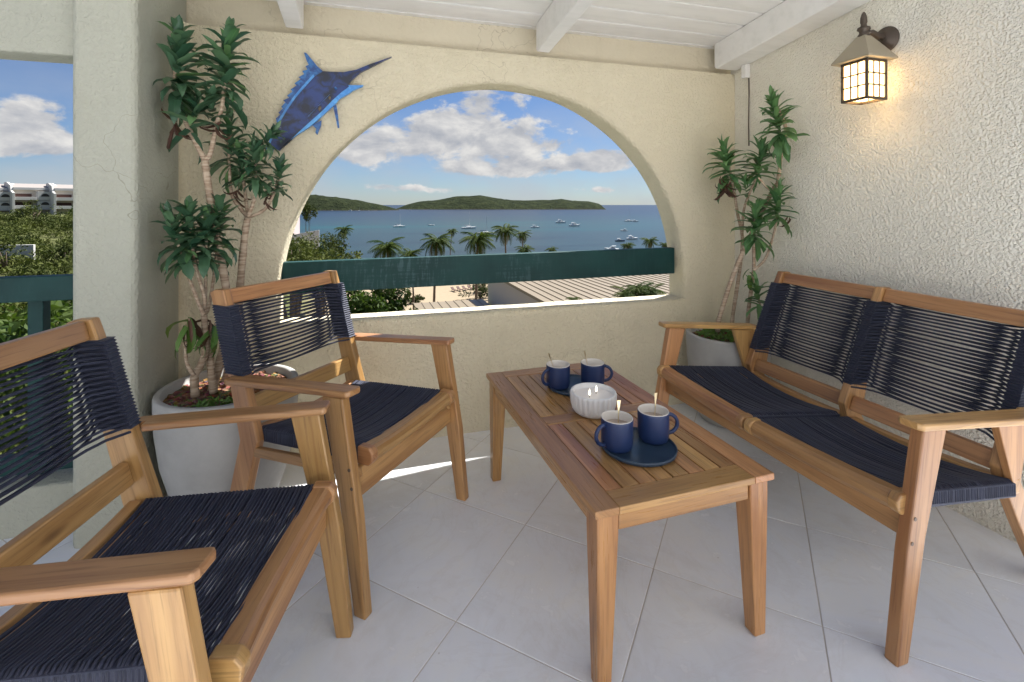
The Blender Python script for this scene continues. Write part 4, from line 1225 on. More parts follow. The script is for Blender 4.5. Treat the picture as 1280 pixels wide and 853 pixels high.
# ground cover in the pots
def leafcloud(pts, size, m, jitter=.6, aspect=.5, name='foliage', flat=.0):
    vs_, fs, uv = [], [], []
    for p in pts:
        s = size*random.uniform(.65, 1.3)
        a = Vector((random.gauss(0, 1), random.gauss(0, 1), random.gauss(0, 1)*(1-flat)+.15)).normalized()
        b = a.orthogonal().normalized()
        b = (b*math.cos(th_ := random.uniform(0, 6.28))+a.cross(b)*math.sin(th_))
        c = a.cross(b)*aspect
        k = len(vs_)
        vs_ += [p-b*s, p+c*s*.8+a*s*.12, p+b*s, p-c*s*.8+a*s*.12]
        fs.append((k, k+1, k+2, k+3))
    me = bpy.data.meshes.new(name)
    me.from_pydata([tuple(v) for v in vs_], [], fs)
    me.materials.append(m)
    return me
pts = [Vector((2.01+.17*math.sqrt(random.random())*math.cos(a), 2.30+.17*math.sin(a)*math.sqrt(random.random()), .485+.035*random.random())) for a in (random.uniform(0, 6.28) for _ in range(420))]
o = link('ground_cover', leafcloud(pts, .016, M_DROOP, name='ground_cover'), kind='stuff')
tag(o, 'small green ground cover growing in the right pot', 'ground cover')
pts = [Vector((-.56+.09*random.gauss(0, 1)*.5, 2.05+.03*random.gauss(0, 1)*.5, .48+.03*random.random())) for _ in range(90)]
o = link('ground_cover', leafcloud(pts, .014, M_DROOP, name='ground_cover'), kind='stuff')
tag(o, 'small green sprouts growing at the front of the left pot', 'ground cover')

# ================================================================== MARLIN PLAQUE
def fishmat():
    def fm(name, a, bcol, sc=30):
        m, t, b = mat(name, a, 0.28, 0.6)
        n = NOISE(t, geo(t), sc, 4, .6, .8)
        t.links.new(MIX(t, SMOOTH(t, n, .40, .62), (*a, 1), (*bcol, 1)), b.inputs['Base Color'])
        return m
    return fm
fm = fishmat()
F_NAVY = fm('fish_navy', (.005, .009, .026), (.010, .036, .17), 15)
F_BLUE = fm('fish_blue', (.012, .045, .26), (.010, .016, .06), 24)
F_LIGHT = fm('fish_light', (.05, .24, .62), (.10, .36, .75), 18)
F_FIN = fm('fish_fin', (.010, .05, .20), (.03, .16, .42), 30)
F_SPOT = mat('fish_spot', (.14, .11, .07), .4)[0]
fx, fz = -.23, 1.80
fish = thing('marlin_plaque', 'blue leaping marlin plaque hung on the wall left of the arch', 'wall ornament', (fx, YW-.016, fz))
def plate(name, outline, y0, y1, m, par=fish, bev=.004):
    pl = [(x-fx, z-fz) for x, z in outline]
    bm = bmesh.new()
    A = [bm.verts.new((x, y0, z)) for x, z in pl]; B = [bm.verts.new((x, y1, z)) for x, z in pl]
    n = len(pl)
    for tri in tessellate_polygon([[Vector((x, z, 0)) for x, z in pl]]):
        if len(set(tri)) == 3:
            bm.faces.new([A[i] for i in tri]); bm.faces.new([B[i] for i in tri[::-1]])
    for i in range(n): bm.faces.new((A[i], B[i], B[(i+1) % n], A[(i+1) % n]))
    o = link(name, mesh_of(name, bm, m), par)
    return o
back = FISH_TOP+FISH_BACK
tail_j = FISH_BELLY[-1]
plate('body', back+[tail_j]+FISH_STRIPE[::-1]+[FISH_BELLY[3], FISH_BELLY[2], FISH_BELLY[1], FISH_BELLY[0]], -.022, .001, F_NAVY)
plate('belly', [FISH_BELLY[k] for k in range(3, len(FISH_BELLY))]+FISH_STRIPE[::-1], -.020, .0005, F_LIGHT)
mid = []
for k, p in enumerate(FISH_STRIPE): mid.append((p[0]-.004, p[1]+.002))
up2 = [(p[0]-.028, p[1]+.040) for p in FISH_STRIPE]
plate('flank_stripe', [(mid[2][0]-.012, mid[2][1]+.022), (mid[2][0]-.004, mid[2][1]+.030), (mid[4][0]-.010, mid[4][1]+.018), (mid[4][0]-.016, mid[4][1]+.010)], -.0245, -.021, F_LIGHT)
plate('dorsal_fin', FISH_DORSAL, -.012, .0, F_FIN)
plate('fin_base', FISH_BACK+[(p[0]-.007, p[1]+.013) for p in FISH_BACK[::-1]], -.014, -.0122, F_LIGHT)
plate('pectoral_fin', FISH_PECTORAL, -.026, -.018, F_FIN)
plate('pelvic_fin', FISH_PELVIC, -.012, -.002, F_FIN)
tx, tz = FISH_TAIL[0]
plate('tail_fin', [(tx+(x-tx)*.45, tz+(z-tz)*.45) for x, z in FISH_TAIL], -.012, .0, F_FIN)
bm = bmesh.new(); bmesh.ops.create_uvsphere(bm, u_segments=12, v_segments=8, radius=.0075)
link('eye', mesh_of('eye', bm, F_FIN, True), fish, (FISH_EYE[0][0]-fx, -.022, FISH_EYE[0][1]-fz))
for (a, b) in ((.50, .42), (.62, .5), (.75, .3)):
    i = int(a*5); px_, pz_ = FISH_STRIPE[i]
    bm = bmesh.new(); bmesh.ops.create_uvsphere(bm, u_segments=10, v_segments=6, radius=1)
    for v in bm.verts: v.co = Vector((v.co.x*.006, v.co.y*.003, v.co.z*.009))
    link('spot', mesh_of('spot', bm, F_SPOT, True), fish, (px_-fx-.018+.02*b, -.0245, pz_-fz+.03*b))

# ================================================================== OUTSIDE
SEA = -17.5
bm = bmesh.new()
for x, y in ((-40000, 30), (40000, 30), (40000, 45000), (-40000, 45000)): bm.verts.new((x, y, SEA))
bm.verts.ensure_lookup_table(); bm.faces.new(bm.verts)
def seamat():
    m, t, b = mat('sea_water', (.02, .09, .16), 0.14, 0.5)
    p = geo(t)
    s = N(t, 'ShaderNodeSeparateXYZ'); t.links.new(p, s.inputs[0])
    dist = s.outputs[1]
    band = NOISE(t, scaled(t, p, (.0016, .008, 1)), 1.0, 4, .55, .5)
    band2 = NOISE(t, scaled(t, p, (.006, .035, 1)), 1.0, 4, .6, .3)
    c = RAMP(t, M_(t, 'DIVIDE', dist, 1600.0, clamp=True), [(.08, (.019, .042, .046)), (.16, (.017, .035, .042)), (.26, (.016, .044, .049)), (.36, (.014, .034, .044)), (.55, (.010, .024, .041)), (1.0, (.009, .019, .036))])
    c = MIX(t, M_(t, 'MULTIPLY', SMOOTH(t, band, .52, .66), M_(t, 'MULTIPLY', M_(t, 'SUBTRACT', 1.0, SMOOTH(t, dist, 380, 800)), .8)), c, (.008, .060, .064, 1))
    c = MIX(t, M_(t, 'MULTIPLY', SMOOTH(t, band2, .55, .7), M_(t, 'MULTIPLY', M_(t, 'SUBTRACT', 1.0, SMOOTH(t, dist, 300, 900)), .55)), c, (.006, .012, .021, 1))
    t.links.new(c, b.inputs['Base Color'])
    w1 = NOISE(t, scaled(t, p, (.25, .6, 1)), 1.0, 5, .65)
    bump(t, b, w1, .35, .35)
    b.inputs['Roughness'].default_value = .32
    b.inputs['Specular IOR Level'].default_value = .12
    return m
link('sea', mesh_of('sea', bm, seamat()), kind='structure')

def sstep(a, b, x):
    t = max(0, min(1, (x-a)/(b-a))); return t*t*(3-2*t)
def ground_z(x, y):
    az_ = x/max(y, 1)
    s = sstep(-.02, -.42, az_)
    d = math.hypot(x, y)
    beach = -9-.155*d if d < 55 else -17.1
    beach = max(beach, -17.1)
    beach -= sstep(118, 150, y)*3.0
    hill = -7.0-4.5*sstep(15, 40, d)+9.0*sstep(70, 245, d)
    hill -= sstep(255, 420, d)*20
    edge = sstep(175, 125, y)*sstep(-.02, -.16, az_) if az_ > -.30 else 1
    z = beach*(1-s)+hill*s
    if az_ > -.30: z = min(z, z*edge+(-20)*(1-edge)) if y > 120 else z
    return z+.35*noise.noise(Vector((x*.07, y*.07, 0)))
bm = bmesh.new(); nx, ny = 150, 130; grid = []
for j in range(ny):
    y = 5+(j/(ny-1))**1.5*420
    row = []
    for i in range(nx):
        x = (-1.05+2.2*i/(nx-1))*(y+25)
        row.append(bm.verts.new((x, y, ground_z(x, y))))
    grid.append(row)
for a, b in zip(grid, grid[1:]):
    for k in range(nx-1): bm.faces.new((a[k], a[k+1], b[k+1], b[k]))
def groundmat():
    m, t, b = mat('sand_and_soil', (.5, .42, .3), .95, .1)
    p = geo(t); s = N(t, 'ShaderNodeSeparateXYZ'); t.links.new(p, s.inputs[0])
    n = NOISE(t, p, .5, 5)
    f = SMOOTH(t, M_(t, 'ADD', s.outputs[2], n), -16.6, -15.2)
    sand = MIX(t, NOISE(t, p, 1.5, 5), (.36, .29, .20, 1), (.28, .22, .15, 1))
    grass = MIX(t, n, (.06, .085, .025, 1), (.14, .13, .06, 1))
    t.links.new(MIX(t, f, sand, grass), b.inputs['Base Color'])
    return m
link('ground', mesh_of('ground', bm, groundmat(), True), kind='structure')

# wooded islands across the bay
def islandmat():
    m, t, b = mat('island_woods', (.05, .07, .03), .95, .05)
    p = geo(t)
    n = NOISE(t, p, .035, 6, .7)
    s = N(t, 'ShaderNodeSeparateXYZ'); t.links.new(p, s.inputs[0])
    c = RAMP(t, n, [(.3, (.013, .018, .009)), (.55, (.028, .037, .016)), (.75, (.055, .062, .027))])
    rock = SMOOTH(t, M_(t, 'ADD', s.outputs[2], M_(t, 'MULTIPLY', n, 8)), -10, -13.5)
    c = MIX(t, M_(t, 'MULTIPLY', rock, .8), c, (.06, .048, .038, 1))
    t.links.new(c, b.inputs['Base Color'])
    bump(t, b, n, 1.0, 25)
    return m
M_ISL = islandmat()
def island(prof, depth, label):
    P = [Vector(p) for p in prof]
    fine = []
    for a, b in zip(P, P[1:]):
        k = max(2, int((b-a).length/12))
        for i in range(k): fine.append(a+(b-a)*i/k)
    fine.append(P[-1])
    view = Vector((fine[len(fine)//2].x, fine[len(fine)//2].y, 0)).normalized()
    bm = bmesh.new(); rows = []
    for j in range(15):
        q = -1+2*j/14
        row = []
        for i, p in enumerate(fine):
            hgt = p.z-(SEA-3)
            dd = depth*(0.4+0.6*min(1, hgt/40))
            pr = max(0, 1-abs(q)**1.9)
            nz = noise.noise(Vector((p.x*.02, p.y*.02+q*6, 2)))*.10+noise.noise(Vector((p.x*.07, q*14, 5)))*.05
            z = SEA-3+hgt*pr*(1+nz*(1-pr*.35)-.06*(1-pr))
            row.append(bm.verts.new((p.x+view.x*q*dd, p.y+view.y*q*dd, z)))
        rows.append(row)
    for a, b in zip(rows, rows[1:]):
        for k in range(len(fine)-1): bm.faces.new((a[k], a[k+1], b[k+1], b[k]))
    o = link('island', mesh_of('island', bm, M_ISL, True), kind='structure')
    o['label'] = label
island(ISLAND_NEAR, 170, 'dark wooded headland sloping down to the sea at the left of the arch view')
island(ISLAND_FAR, 240, 'long low wooded island on the horizon in the middle of the arch view')

# ------------------------------------------------------------------ boats
M_HULL = mat('boat_white', (.80, .80, .78), .35, .5)[0]
M_HULLD = mat('boat_navy', (.03, .045, .09), .35, .5)[0]
M_DARKG = mat('dark_glass', (.02, .025, .03), .15, .5)[0]
M_MAST = mat('mast_alloy', (.62, .62, .60), .4, .5)[0]
def boat(kind, x, y, L, label, rz=0.0, dark=False):
    nm = {'sail': 'sailboat', 'sail2': 'sailboat', 'motor': 'motor_boat', 'dinghy': 'dinghy'}[kind]
    t = thing(nm, label, 'boat', (x, y, SEA), rz, 'boats moored in the bay')
    bm = bmesh.new(); W = L*(.15 if kind.startswith('sail') else .17); Hh = L*(.10 if kind.startswith('sail') else .12)
    rows = []
    for k in range(11):
        f = k/10; xx = -L/2+L*f
        w = W*(math.sin(math.pi*min(.5, .22+f*.5))**.8 if f < .5 else (1-((f-.5)/.5)**2.2))+.01
        sh = Hh*(1+.35*f*f)
        rows.append([bm.verts.new((xx+(.06*L*f*f), -w, sh)), bm.verts.new((xx, -w*.85, Hh*.25)), bm.verts.new((xx, -w*.45, -.3)), bm.verts.new((xx, w*.45, -.3)), bm.verts.new((xx, w*.85, Hh*.25)), bm.verts.new((xx+(.06*L*f*f), w, sh))])
    for a, b in zip(rows, rows[1:]):
        for k in range(6): bm.faces.new((a[k], a[(k+1) % 6], b[(k+1) % 6], b[k]))
    bm.faces.new(rows[0]); bm.faces.new(rows[-1])
    L_ = L
    link('hull', mesh_of('hull', bm, M_HULLD if dark else M_HULL), t)
    if kind.startswith('sail'):
        prism('cabin', [(-L*.18, Hh*1.0), (L*.20, Hh*1.1), (L*.12, Hh*1.75), (-L*.15, Hh*1.6)], -W*.55, W*.55, 'xz', M_HULL, t, bev=.05)
        bm = bmesh.new(); add_tube(bm, [(L*.06, 0, Hh), (L*.06, 0, L*1.15)], [.14, .09], 6); link('mast', mesh_of('mast', bm, M_MAST), t)
        bm = bmesh.new(); add_tube(bm, [(L*.05, 0, Hh*2.2), (-L*.34, 0, Hh*2.1)], [.22, .18], 6); link('boom', mesh_of('boom', bm, M_HULLD), t)
    elif kind == 'motor':
        prism('cabin', [(-L*.28, Hh*1.0), (L*.22, Hh*1.15), (L*.08, Hh*2.0), (-L*.25, Hh*2.0)], -W*.62, W*.62, 'xz', M_HULL, t, bev=.05)
        prism('windscreen', [(-L*.20, Hh*1.5), (L*.145, Hh*1.5), (L*.10, Hh*1.85), (-L*.20, Hh*1.85)], -W*.64, W*.64, 'xz', M_DARKG, t, bev=0)
        prism('canopy', [(-L*.30, Hh*2.55), (L*.02, Hh*2.6), (L*.0, Hh*2.75), (-L*.30, Hh*2.7)], -W*.6, W*.6, 'xz', M_HULL, t, bev=.03)
        for xx in (-L*.27, -L*.03):
            for s in (-1, 1):
                bm = bmesh.new(); add_tube(bm, [(xx, s*W*.5, Hh*1.9), (xx, s*W*.5, Hh*2.57)], .06, 5); link('canopy_pole', mesh_of('canopy_pole', bm, M_MAST), t)
    else:
        prism('bench', [(-L*.1, Hh*.8), (L*.0, Hh*.8), (L*.0, Hh*1.1), (-L*.1, Hh*1.1)], -W*.8, W*.8, 'xz', M_HULL, t, bev=.02)
    return t
BL = ['white sailboat moored far left in the bay, its mast bare', 'tiny white dinghy lying just right of the left sailboat', 'white sailboat moored above the palm crowns in the middle of the bay',
      'sailboat with tall bare mast partly behind the tallest palm', 'small white motor boat at the middle of the bay, right of the palms', 'white motor boat, left one of the pair near the centre of the bay',
      'white motor boat, right one of the pair near the centre of the bay', 'sailboat at the top of the right cluster of boats', 'motor boat close beside the sailboat at the top right of the bay',
      'small motor boat in the middle of the right cluster of boats', 'dark-hulled motor boat at the left of the lower pair near the right rail', 'motor boat at the right of the lower pair near the right rail',
      'white motor boat nearest the rail at the right side of the bay', 'tiny sailboat off the left headland, leftmost of the far boats', 'tiny white motor boat off the left headland', 'tiny sailboat off the middle of the left headland',
      'tiny sailboat off the headland, left one of two close together', 'tiny sailboat off the headland, right one of two close together', 'tiny boat, left one of two off the far island', 'tiny boat, right one of two off the far island', 'tiny boat off the left part of the far island', 'tiny boat off the point where the headland ends']
for (k, x, y, L), lb, i in zip(BOATS, BL, range(99)):
    boat(k, x, y, L*.85, lb, math.atan2(-x, y)*.6+random.choice((0.1, -.15, .3, math.pi-.2)), dark=i in (10,))

# ------------------------------------------------------------------ palms
def frond_mesh(m, droop):
    bm = bmesh.new(); uv = bm.loops.layers.uv.verify()
    n = 13; pts = []
    for k in range(n):
        f = k/(n-1); pts.append(Vector((f*(1-.22*droop*f), 0, .30*f-(.55+.5*droop)*f*f)))
    for k in range(n-1):
        a, b = pts[k], pts[k+1]; w = .014*(1-k/n)
        f = bm.faces.new([bm.verts.new(a+Vector((0, -w, 0))), bm.verts.new(a+Vector((0, w, 0))), bm.verts.new(b+Vector((0, w, 0))), bm.verts.new(b+Vector((0, -w, 0)))])
        fr = k/(n-1)
        ll = .30*math.sin(math.pi*min(1, .18+fr*.85))**.7+.05
        d = (b-a).normalized()
        for s in (-1, 1):
            for q in (0.1, .55):
                c = a+(b-a)*q
                t1 = c+d*ll*.55+Vector((0, s*ll*.75, -ll*.42*random.uniform(.6, 1.3)))
                mdl = c+d*ll*.25+Vector((0, s*ll*.42, .02))
                bm.faces.new([bm.verts.new(c-d*.012), bm.verts.new(mdl-d*.022), bm.verts.new(t1), bm.verts.new(mdl+d*.022)])
    me = bpy.data.meshes.new('frond'); bm.to_mesh(me); bm.free(); me.materials.append(m)
    return me
FR = [frond_mesh(M_PALM, d) for d in (.1, .5, .9)]
FRY = [frond_mesh(M_PALMY, 1.0)]
def palm(x, y, z, r, label, zg=None, nf=22, group='palms along the beach', wind=0.5):
    zg = ground_z(x, y)-.3 if zg is None else zg
    t = thing('palm_tree', label, 'palm', (x, y, zg), 0, group)
    h = z-zg; lean = random.uniform(-.06, .06)*h
    bm = bmesh.new()
    pts = [(-lean*(1-(k/8)**1.5), 0, h*k/8) for k in range(9)]
    add_tube(bm, pts, [.20*(1-.45*k/8)*max(.4, r/3)+.02 for k in range(9)], 8)
    link('trunk', mesh_of('trunk', bm, M_TRUNK, True), t)
    bm = bmesh.new(); bmesh.ops.create_uvsphere(bm, u_segments=8, v_segments=6, radius=.16*r)
    link('crown_shaft', mesh_of('crown_shaft', bm, M_PALM, True), t, (0, 0, h-.05*r))
    for k in range(nf):
        f = k/nf
        a = k*2.39996+random.gauss(0, .2)
        el = R(68-95*f)+random.gauss(0, .1)
        me = random.choice(FR[:2]) if f < .6 else (random.choice(FR[1:]) if f < .88 else FRY[0])
        L = r*random.uniform(.85, 1.1)
        o = link('frond', me, t, (0, 0, h))
        o.rotation_euler = (random.gauss(0, .2), -el*.9+.35, a)
        # trade wind from the right bends the crown to the left
        o.scale = (L, L, L)
PL = ['small palm standing alone over the headland bushes at the left of the arch', 'dark round palm crown left of the centre of the rail', 'low palm crown just right of the dark round one', 'broad palm crown above the rail in the middle',
      'slender palm with small yellowish crown between the two broad palms', 'broadest palm crown above the rail with long hanging fronds', 'tallest palm, its trunk and windswept crown clear against the sea', 'yellowish palm right of the tallest palm',
      'low palm crown under the yellowish palm at the rail', 'palm tip just showing over the rail right of the palms', 'small dark palm tip near the right end of the rail', 'bright green palm crown near the right end of the rail', 'palm tip at the far right end of the rail']
for (x, y, z, r), lb in zip(PALMS, PL): palm(x, y, z, r, lb)
for i, (px, py, pz, rr, lb) in enumerate(((7.10, 12.0, -1.30, .55, 'low palm plant before the ribbed roof, leftmost of three near the right reveal'), (7.46, 12.0, -1.18, .62, 'low palm plant before the ribbed roof, the middle and fullest of three'), (7.84, 12.0, -1.26, .52, 'low palm plant before the ribbed roof, closest to the right reveal'), (5.42, 12.0, -1.34, .24, 'tiny palm plant in front of the middle of the ribbed roof'))):
    palm(px, py, pz, rr, lb, -6.5, 18, 'palm plants before the ribbed roof')

# ------------------------------------------------------------------ shrubs and hedges
def clump_pts(c, rad, n, shell=.55):
    out = []
    lobes = [(Vector((random.gauss(0, .45), random.gauss(0, .45), random.gauss(.1, .4))), random.uniform(.35, .65)) for _ in range(9)]
    for _ in range(n):
        lc, lr = random.choice(lobes)
        d = Vector((random.gauss(0, 1), random.gauss(0, 1), random.gauss(0, 1))).normalized()
        q = lc+d*lr*(shell+(1-shell)*random.random())
        out.append(Vector((c[0]+q.x*rad[0], c[1]+q.y*rad[1], c[2]+q.z*rad[2])))
    return out
def shrub(name, cat, c, rad, n, size, m, label, group=None):
    zg = ground_z(c[0], c[1])-.5
    t = thing(name, label, cat, (c[0], c[1], zg), 0, group)
    bm = bmesh.new()
    for k in range(4):
        a = random.uniform(0, 6.28); tip = Vector((rad[0]*.5*math.cos(a), rad[1]*.5*math.sin(a), c[2]-zg+rad[2]*.3))
        add_tube(bm, [(0, 0, 0), tip*.5+Vector((0, 0, .1)), tip], [rad[0]*.06, rad[0]*.045, rad[0]*.015], 6)
    link('trunk', mesh_of('trunk', bm, M_TRUNK, True), t)
    pts = [p-Vector((c[0], c[1], zg)) for p in clump_pts(c, rad, n)]
    link('crown', leafcloud(pts, size, m, name='crown'), t)
shrub('sea_grape', 'shrub', (.15, 15.8, -2.25), (1.0, 1.0, 1.1), 3600, .10, M_BUSH, 'big bright leafy shrub under the left part of the green rail')
shrub('sea_grape', 'shrub', (1.05, 16.6, -2.55), (.75, .8, .9), 2000, .10, M_GREY, 'darker leafy shrub beside the ribbed roof under the green rail')
SH = [(-8.6, 62, -4.6, 4.4, 2.2), (-5.3, 66, -5.6, 3.8, 2.0), (-2.6, 70, -6.6, 3.2, 1.7), (-7.3, 80, -5.4, 4.0, 2.6), (-10.5, 75, -4.4, 3.6, 2.2), (-4.2, 84, -6.7, 3.0, 2.2), (-12.2, 96, -5.2, 3.4, 2.4), (-8.6, 118, -7.5, 4.0, 2.6), (-14.5, 130, -1.0, 1.5, 3.0)]
SL_ = ['low pale green shrub leftmost above the rail, against the arch edge', 'pale green shrub above the left end of the rail, second from the arch edge', 'low shrub above the rail where the bushes meet the water', 'dark shrub behind the pale bushes at the left of the arch', 'shrub below the white garden wall at the left of the arch',
       'dark shrub at the waterside end of the headland', 'shrub just under the white garden wall beside the pink building', 'dark rocky-looking shrub at the tip of the headland', 'tall narrow tree beside the pink building']
for (x, y, z, r, rz_), lb in zip(SH, SL_): shrub('shrub', 'shrub', (x, y, z-1.4*(y < 100)), (r, r, rz_), 900, .30, M_SCRUB if len(lb) % 2 else M_GREY, lb, 'shrubs on the headland')
for k, (x, y, r, lb) in enumerate(((-58, 100, 3.2, 'dark round tree beside the long white wall on the hillside'), (-52, 104, 2.6, 'tree on the hillside just right of the long white wall'), (-71, 150, 3.4, 'broad dark tree halfway up the hillside left of the pillar'),
                                       (-93, 170, 3.6, 'dark tree high on the hillside below the left condominium'), (-84, 176, 3.0, 'tree high on the hillside below the middle condominium'), (-40, 74, 2.6, 'low bushy tree above the left railing, nearest on the hillside'), (-33, 66, 2.0, 'small bright tree above the left railing beside the pillar'))):
    shrub('hillside_tree', 'tree', (x, y, ground_z(x, y)+r*.8), (r*1.25, r*1.25, r), 1300, .30, M_BUSH if k in (4, 6) else M_SCRUB, lb, 'trees on the hillside')
# hillside scrub left of the pillar: one mass nobody could count
pts = []
for k in range(700):
    d = 22+random.random()**.8*190; a = random.uniform(-.72, -.34)
    x, y = d*math.sin(math.atan(a)), d*math.cos(math.atan(a))
    r = random.uniform(1.0, 2.3)*(1+d*.002)
    pts.append((x, y, r, d))
allp = []
for x, y, r, d in pts:
    z = ground_z(x, y)+r*.35
    allp += clump_pts((x, y, z), (r, r, r*.75), 150)
o = link('hillside_scrub', leafcloud(allp, .30, M_SCRUB, name='hillside_scrub'), kind='stuff')
tag(o, 'dense green scrub covering the hillside left of the pillar', 'scrub')
hp = []
for _ in range(15000):
    f = random.random(); q = random.random()
    x = -8.5+7.3*f; y = 6.6+1.6*q+.5*noise.noise(Vector((x, q*2, 0)))
    top = -.05+.35*noise.noise(Vector((x*1.3, y, 3)))
    hp.append(Vector((x, y-(.5*random.random()), top-3.4*random.random()**1.4)))
o = link('hedge', leafcloud(hp, .075, M_BUSH, name='hedge', aspect=.55), kind='stuff')
tag(o, 'leafy green hedge close behind the left railing', 'hedge')

# ------------------------------------------------------------------ buildings below and around
M_WALLW = mat('white_render', (.50, .49, .47), .9, .1)[0]
M_WALLG = mat('grey_render', (.56, .50, .42), .9, .1)[0]
M_PINK = mat('pink_render', (.55, .44, .42), .9, .1)[0]
M_ROOFM = mat('cream_metal_roof', (.225, .18, .12), .45, .4)[0]
M_ROOFG = mat('grey_roof', (.30, .27, .25), .8, .2)[0]
M_DARKW = mat('dark_opening', (.025, .022, .022), .4, .4)[0]
M_SHUT = mat('brown_shutter', (.11, .06, .05), .7, .2)[0]
def ribbed_roof(name, x0, x1, y0, y1, z0, z1, pitch, label, wall=None, zw=-9):
    t = thing(name, label, 'building', ((x0+x1)/2, (y0+y1)/2, zw))
    cx_, cy_ = (x0+x1)/2, (y0+y1)/2
    bm = bmesh.new()
    v = [bm.verts.new((x-cx_, y-cy_, z-zw)) for x, y, z in ((x0, y0, z0), (x1, y0, z0), (x1, y1, z1), (x0, y1, z1))]
    w = [bm.verts.new((p.co.x, p.co.y, p.co.z-.12)) for p in v]
    bm.faces.new(v); bm.faces.new(w[::-1])
    for i in range(4): bm.faces.new((v[i], w[i], w[(i+1) % 4], v[(i+1) % 4]))
    rf = link('roof', mesh_of('roof', bm, M_ROOFM), t)
    n = int((x1-x0)/pitch)
    bm = bmesh.new(); ly = y1-y0; sl = math.atan2(z1-z0, ly)
    add_box(bm, -.022, .022, -ly/2, ly/2, .002, .038)
    me = mesh_of('roof_rib', bm, M_ROOFM)
    for k in range(n+1):
        link('roof_rib', me, rf, (x0-cx_+pitch*k, 0, (z0+z1)/2-zw), (sl, 0, 0))
    bx = [(x0+.25-cx_, x1-.25-cx_, y0+.2-cy_, y1-.2-cy_)][0]
    zt = min(z0, z1)-zw-.13
    bm = bmesh.new(); add_box(bm, bx[0], bx[1], bx[2], bx[3], 0, zt); link('wall', mesh_of('wall', bm, wall or M_WALLG), t)
    return t
r1 = ribbed_roof('low_building', 2.75, 7.15, 14, 30, -4.55, -4.85, .50, 'low building with pale ribbed metal roof before the beach', zw=-14)
r2 = ribbed_roof('gabled_building', 7.35, 24, 12.5, 30.6, -2.95, -3.0, .46, 'building with cream ribbed metal roof and grey side wall under the rail', zw=-12)
o = box('parapet', (4.55, 7.3, 16.8, 17.2, -6, -3.48), M_WALLW, None, bev=.02)
tag(o, 'sunlit white parapet at the foot of the grey side wall', 'wall')
# pink building and white garden wall on the headland
pk = thing('pink_building', 'pink building half hidden by the left edge of the arch', 'building', (-22, 138, -10))
def pbox(n, b6, m): return box(n, b6, m, pk, bev=.03)
pbox('wall', (-8, 3.9, -6, 6, 0, 10.2), M_PINK)
pbox('roof', (-8.3, 4.1, -6.3, 6.3, 10.2, 10.5), M_ROOFG)
for i in range(3):
    for z in (2.0, 5.0, 7.8): pbox('window', (-6.5+3.5*i, -5.1+3.5*i, -6.06, -5.9, z, z+1.4), M_DARKW)
bm = bmesh.new(); rr = []
for k in range(9):
    x = -19+k*1.15; y = 104+.5*k; z = -5.6+.19*k
    rr.append([bm.verts.new((x, y, -12)), bm.verts.new((x, y, z)), bm.verts.new((x, y+.4, z)), bm.verts.new((x, y+.4, -12))])
for a, b in zip(rr, rr[1:]):
    for k in range(4): bm.faces.new((a[k], a[(k+1) % 4], b[(k+1) % 4], b[k]))
bm.faces.new(rr[0]); bm.faces.new(rr[-1])
tag(link('garden_wall', mesh_of('garden_wall', bm, M_WALLW)), 'white garden wall on the headland at the left of the arch', 'wall')
o = box('retaining_wall', (-75, -57.5, 106, 106.6, -12, -5.9), M_WALLW, None, bev=.05)
tag(o, 'long white wall among the scrub on the hillside left of the pillar', 'wall')

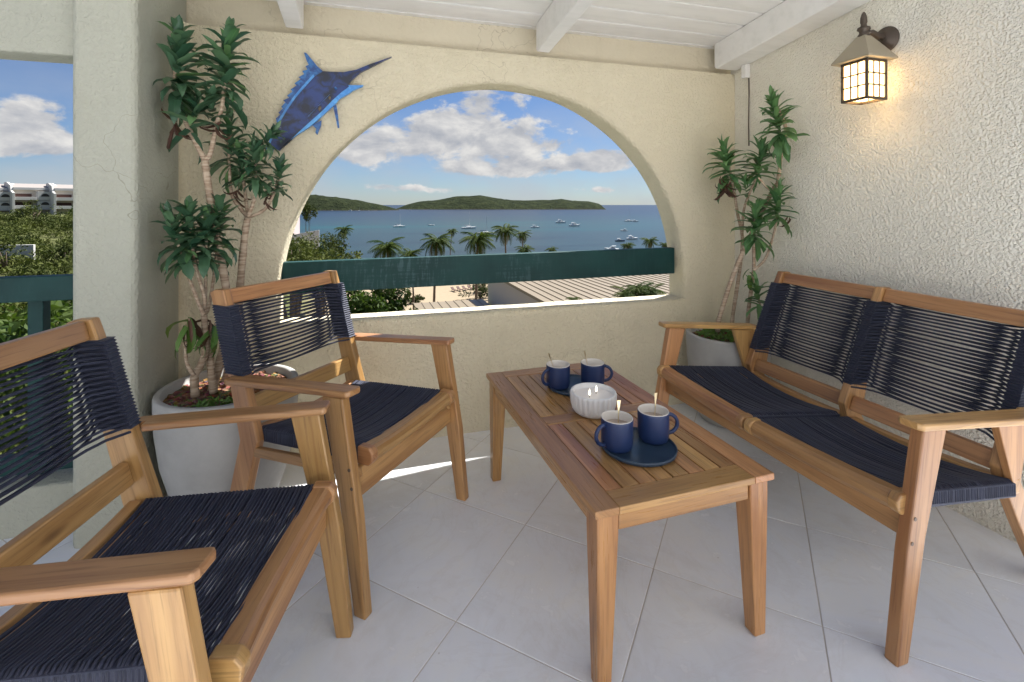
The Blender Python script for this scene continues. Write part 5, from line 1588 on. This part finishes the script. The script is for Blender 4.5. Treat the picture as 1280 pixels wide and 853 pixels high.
def condo(cx_, cy_, zb, w, label):
    rz = math.atan2(cx_, cy_)*-1+.16
    t = thing('condo_block', label, 'building', (cx_, cy_, zb), rz, 'white condominium blocks on the ridge')
    def cb(n, b6, m, par=t): return box(n, b6, m, par, bev=.04)
    H_ = 9.2; D = 13
    cb('wall', (-w/2, w/2, 0, D, -3, H_-1.2), M_WALLG)
    # stepped party walls with sloping tops
    for s in (-1, 1):
        x = s*w/2
        prism('party_wall', [(-4.2, -3), (-4.2, H_-3.2), (-1.0, H_-2.6), (.5, H_-.2), (D*.6, H_+1.2), (D, H_+1.2), (D, -3)], x-.35, x+.35, 'yz', M_WALLW, t, bev=.03)
    prism('roof', [(-.4, H_-1.4), (-.4, H_-1.1), (D, H_+.9), (D, H_+.5)], -w/2+.36, w/2-.36, 'yz', M_ROOFG, t, bev=.02)
    cb('fascia', (-w/2+.37, w/2-.37, -.75, -.41, H_-2.0, H_-1.0), M_WALLW)
    for lev in (0.4, 3.7):
        cb('balcony', (-w/2+.37, .0, -4.0, -3.8, lev-.5, lev+.7), M_WALLW)
        cb('balcony_floor', (-w/2+.37, .0, -3.78, -.02, lev-.5, lev-.25), M_WALLW)
        op = cb('opening', (-w/2+1.0, -.9, -.08, .04, lev+.2, lev+2.0), M_SHUT)
        cb('bay_wall', (.2, w/2-.38, -3.6, -.02, lev-1.0, lev+2.9), M_WALLW)
        bm = bmesh.new()
        n = 10; pts = [(1.2+1.2*(1-math.cos(math.pi*k/n)), lev+.9+1.2*math.sin(math.pi*k/n)) for k in range(n+1)]
        A = [bm.verts.new((x, -3.66, z)) for x, z in pts]; B = [bm.verts.new((x, -3.59, z)) for x, z in pts]
        bm.faces.new(A); bm.faces.new(B[::-1])
        for i in range(n+1): bm.faces.new((A[i], B[i], B[(i+1) % (n+1)], A[(i+1) % (n+1)]))
        link('arched_window', mesh_of('arched_window', bm, M_DARKW), t)
condo(-138, 232, -.4, 12.6, 'white condominium block at the left edge of the left opening')
condo(-127, 235, -.1, 13.0, 'white condominium block in the middle of the left opening')
condo(-114.5, 236, -.3, 12.8, 'white condominium block next to the pillar in the left opening')
# sun loungers and trunks on the beach
def lounger(x, y, rz, k):
    zg = ground_z(x, y)
    t = thing('beach_lounger', 'beach lounger standing on the sand beyond the rail, %s of the row' % ('leftmost', 'second from the left', 'third from the left', 'third from the right', 'second from the right', 'rightmost')[k], 'sun lounger', (x, y, zg), rz, 'loungers on the beach')
    prism('bed', [(-.95, .30), (.35, .34), (.95, .75), (.93, .82), (.33, .42), (-.95, .38)], -.32, .32, 'xz', M_SHUT, t, bev=.01)
    for xx in (-.8, .4):
        for s in (-1, 1): box('leg', (xx-.03, xx+.03, s*.28-.03, s*.28+.03, -.05, .33), M_SHUT, t, bev=0)
for k in range(6): lounger(17.6+1.25*k, 100+.35*k, 1.9, k)
for x, y, z, r, lb in ((21.6, 92, -16.2, 1.6, 'dark low shrub on the sand left of the grey side wall'), (23.4, 97, -15.2, 2.2, 'dark round shrub on the beach next to the grey side wall'), (8.6, 91, -16.6, 1.0, 'small dark shrub on the sand right of the big leafy shrub')):
    shrub('beach_shrub', 'shrub', (x, y, z), (r*1.6, r, r*.8), 500, .28, M_GREY, lb, 'shrubs on the beach')
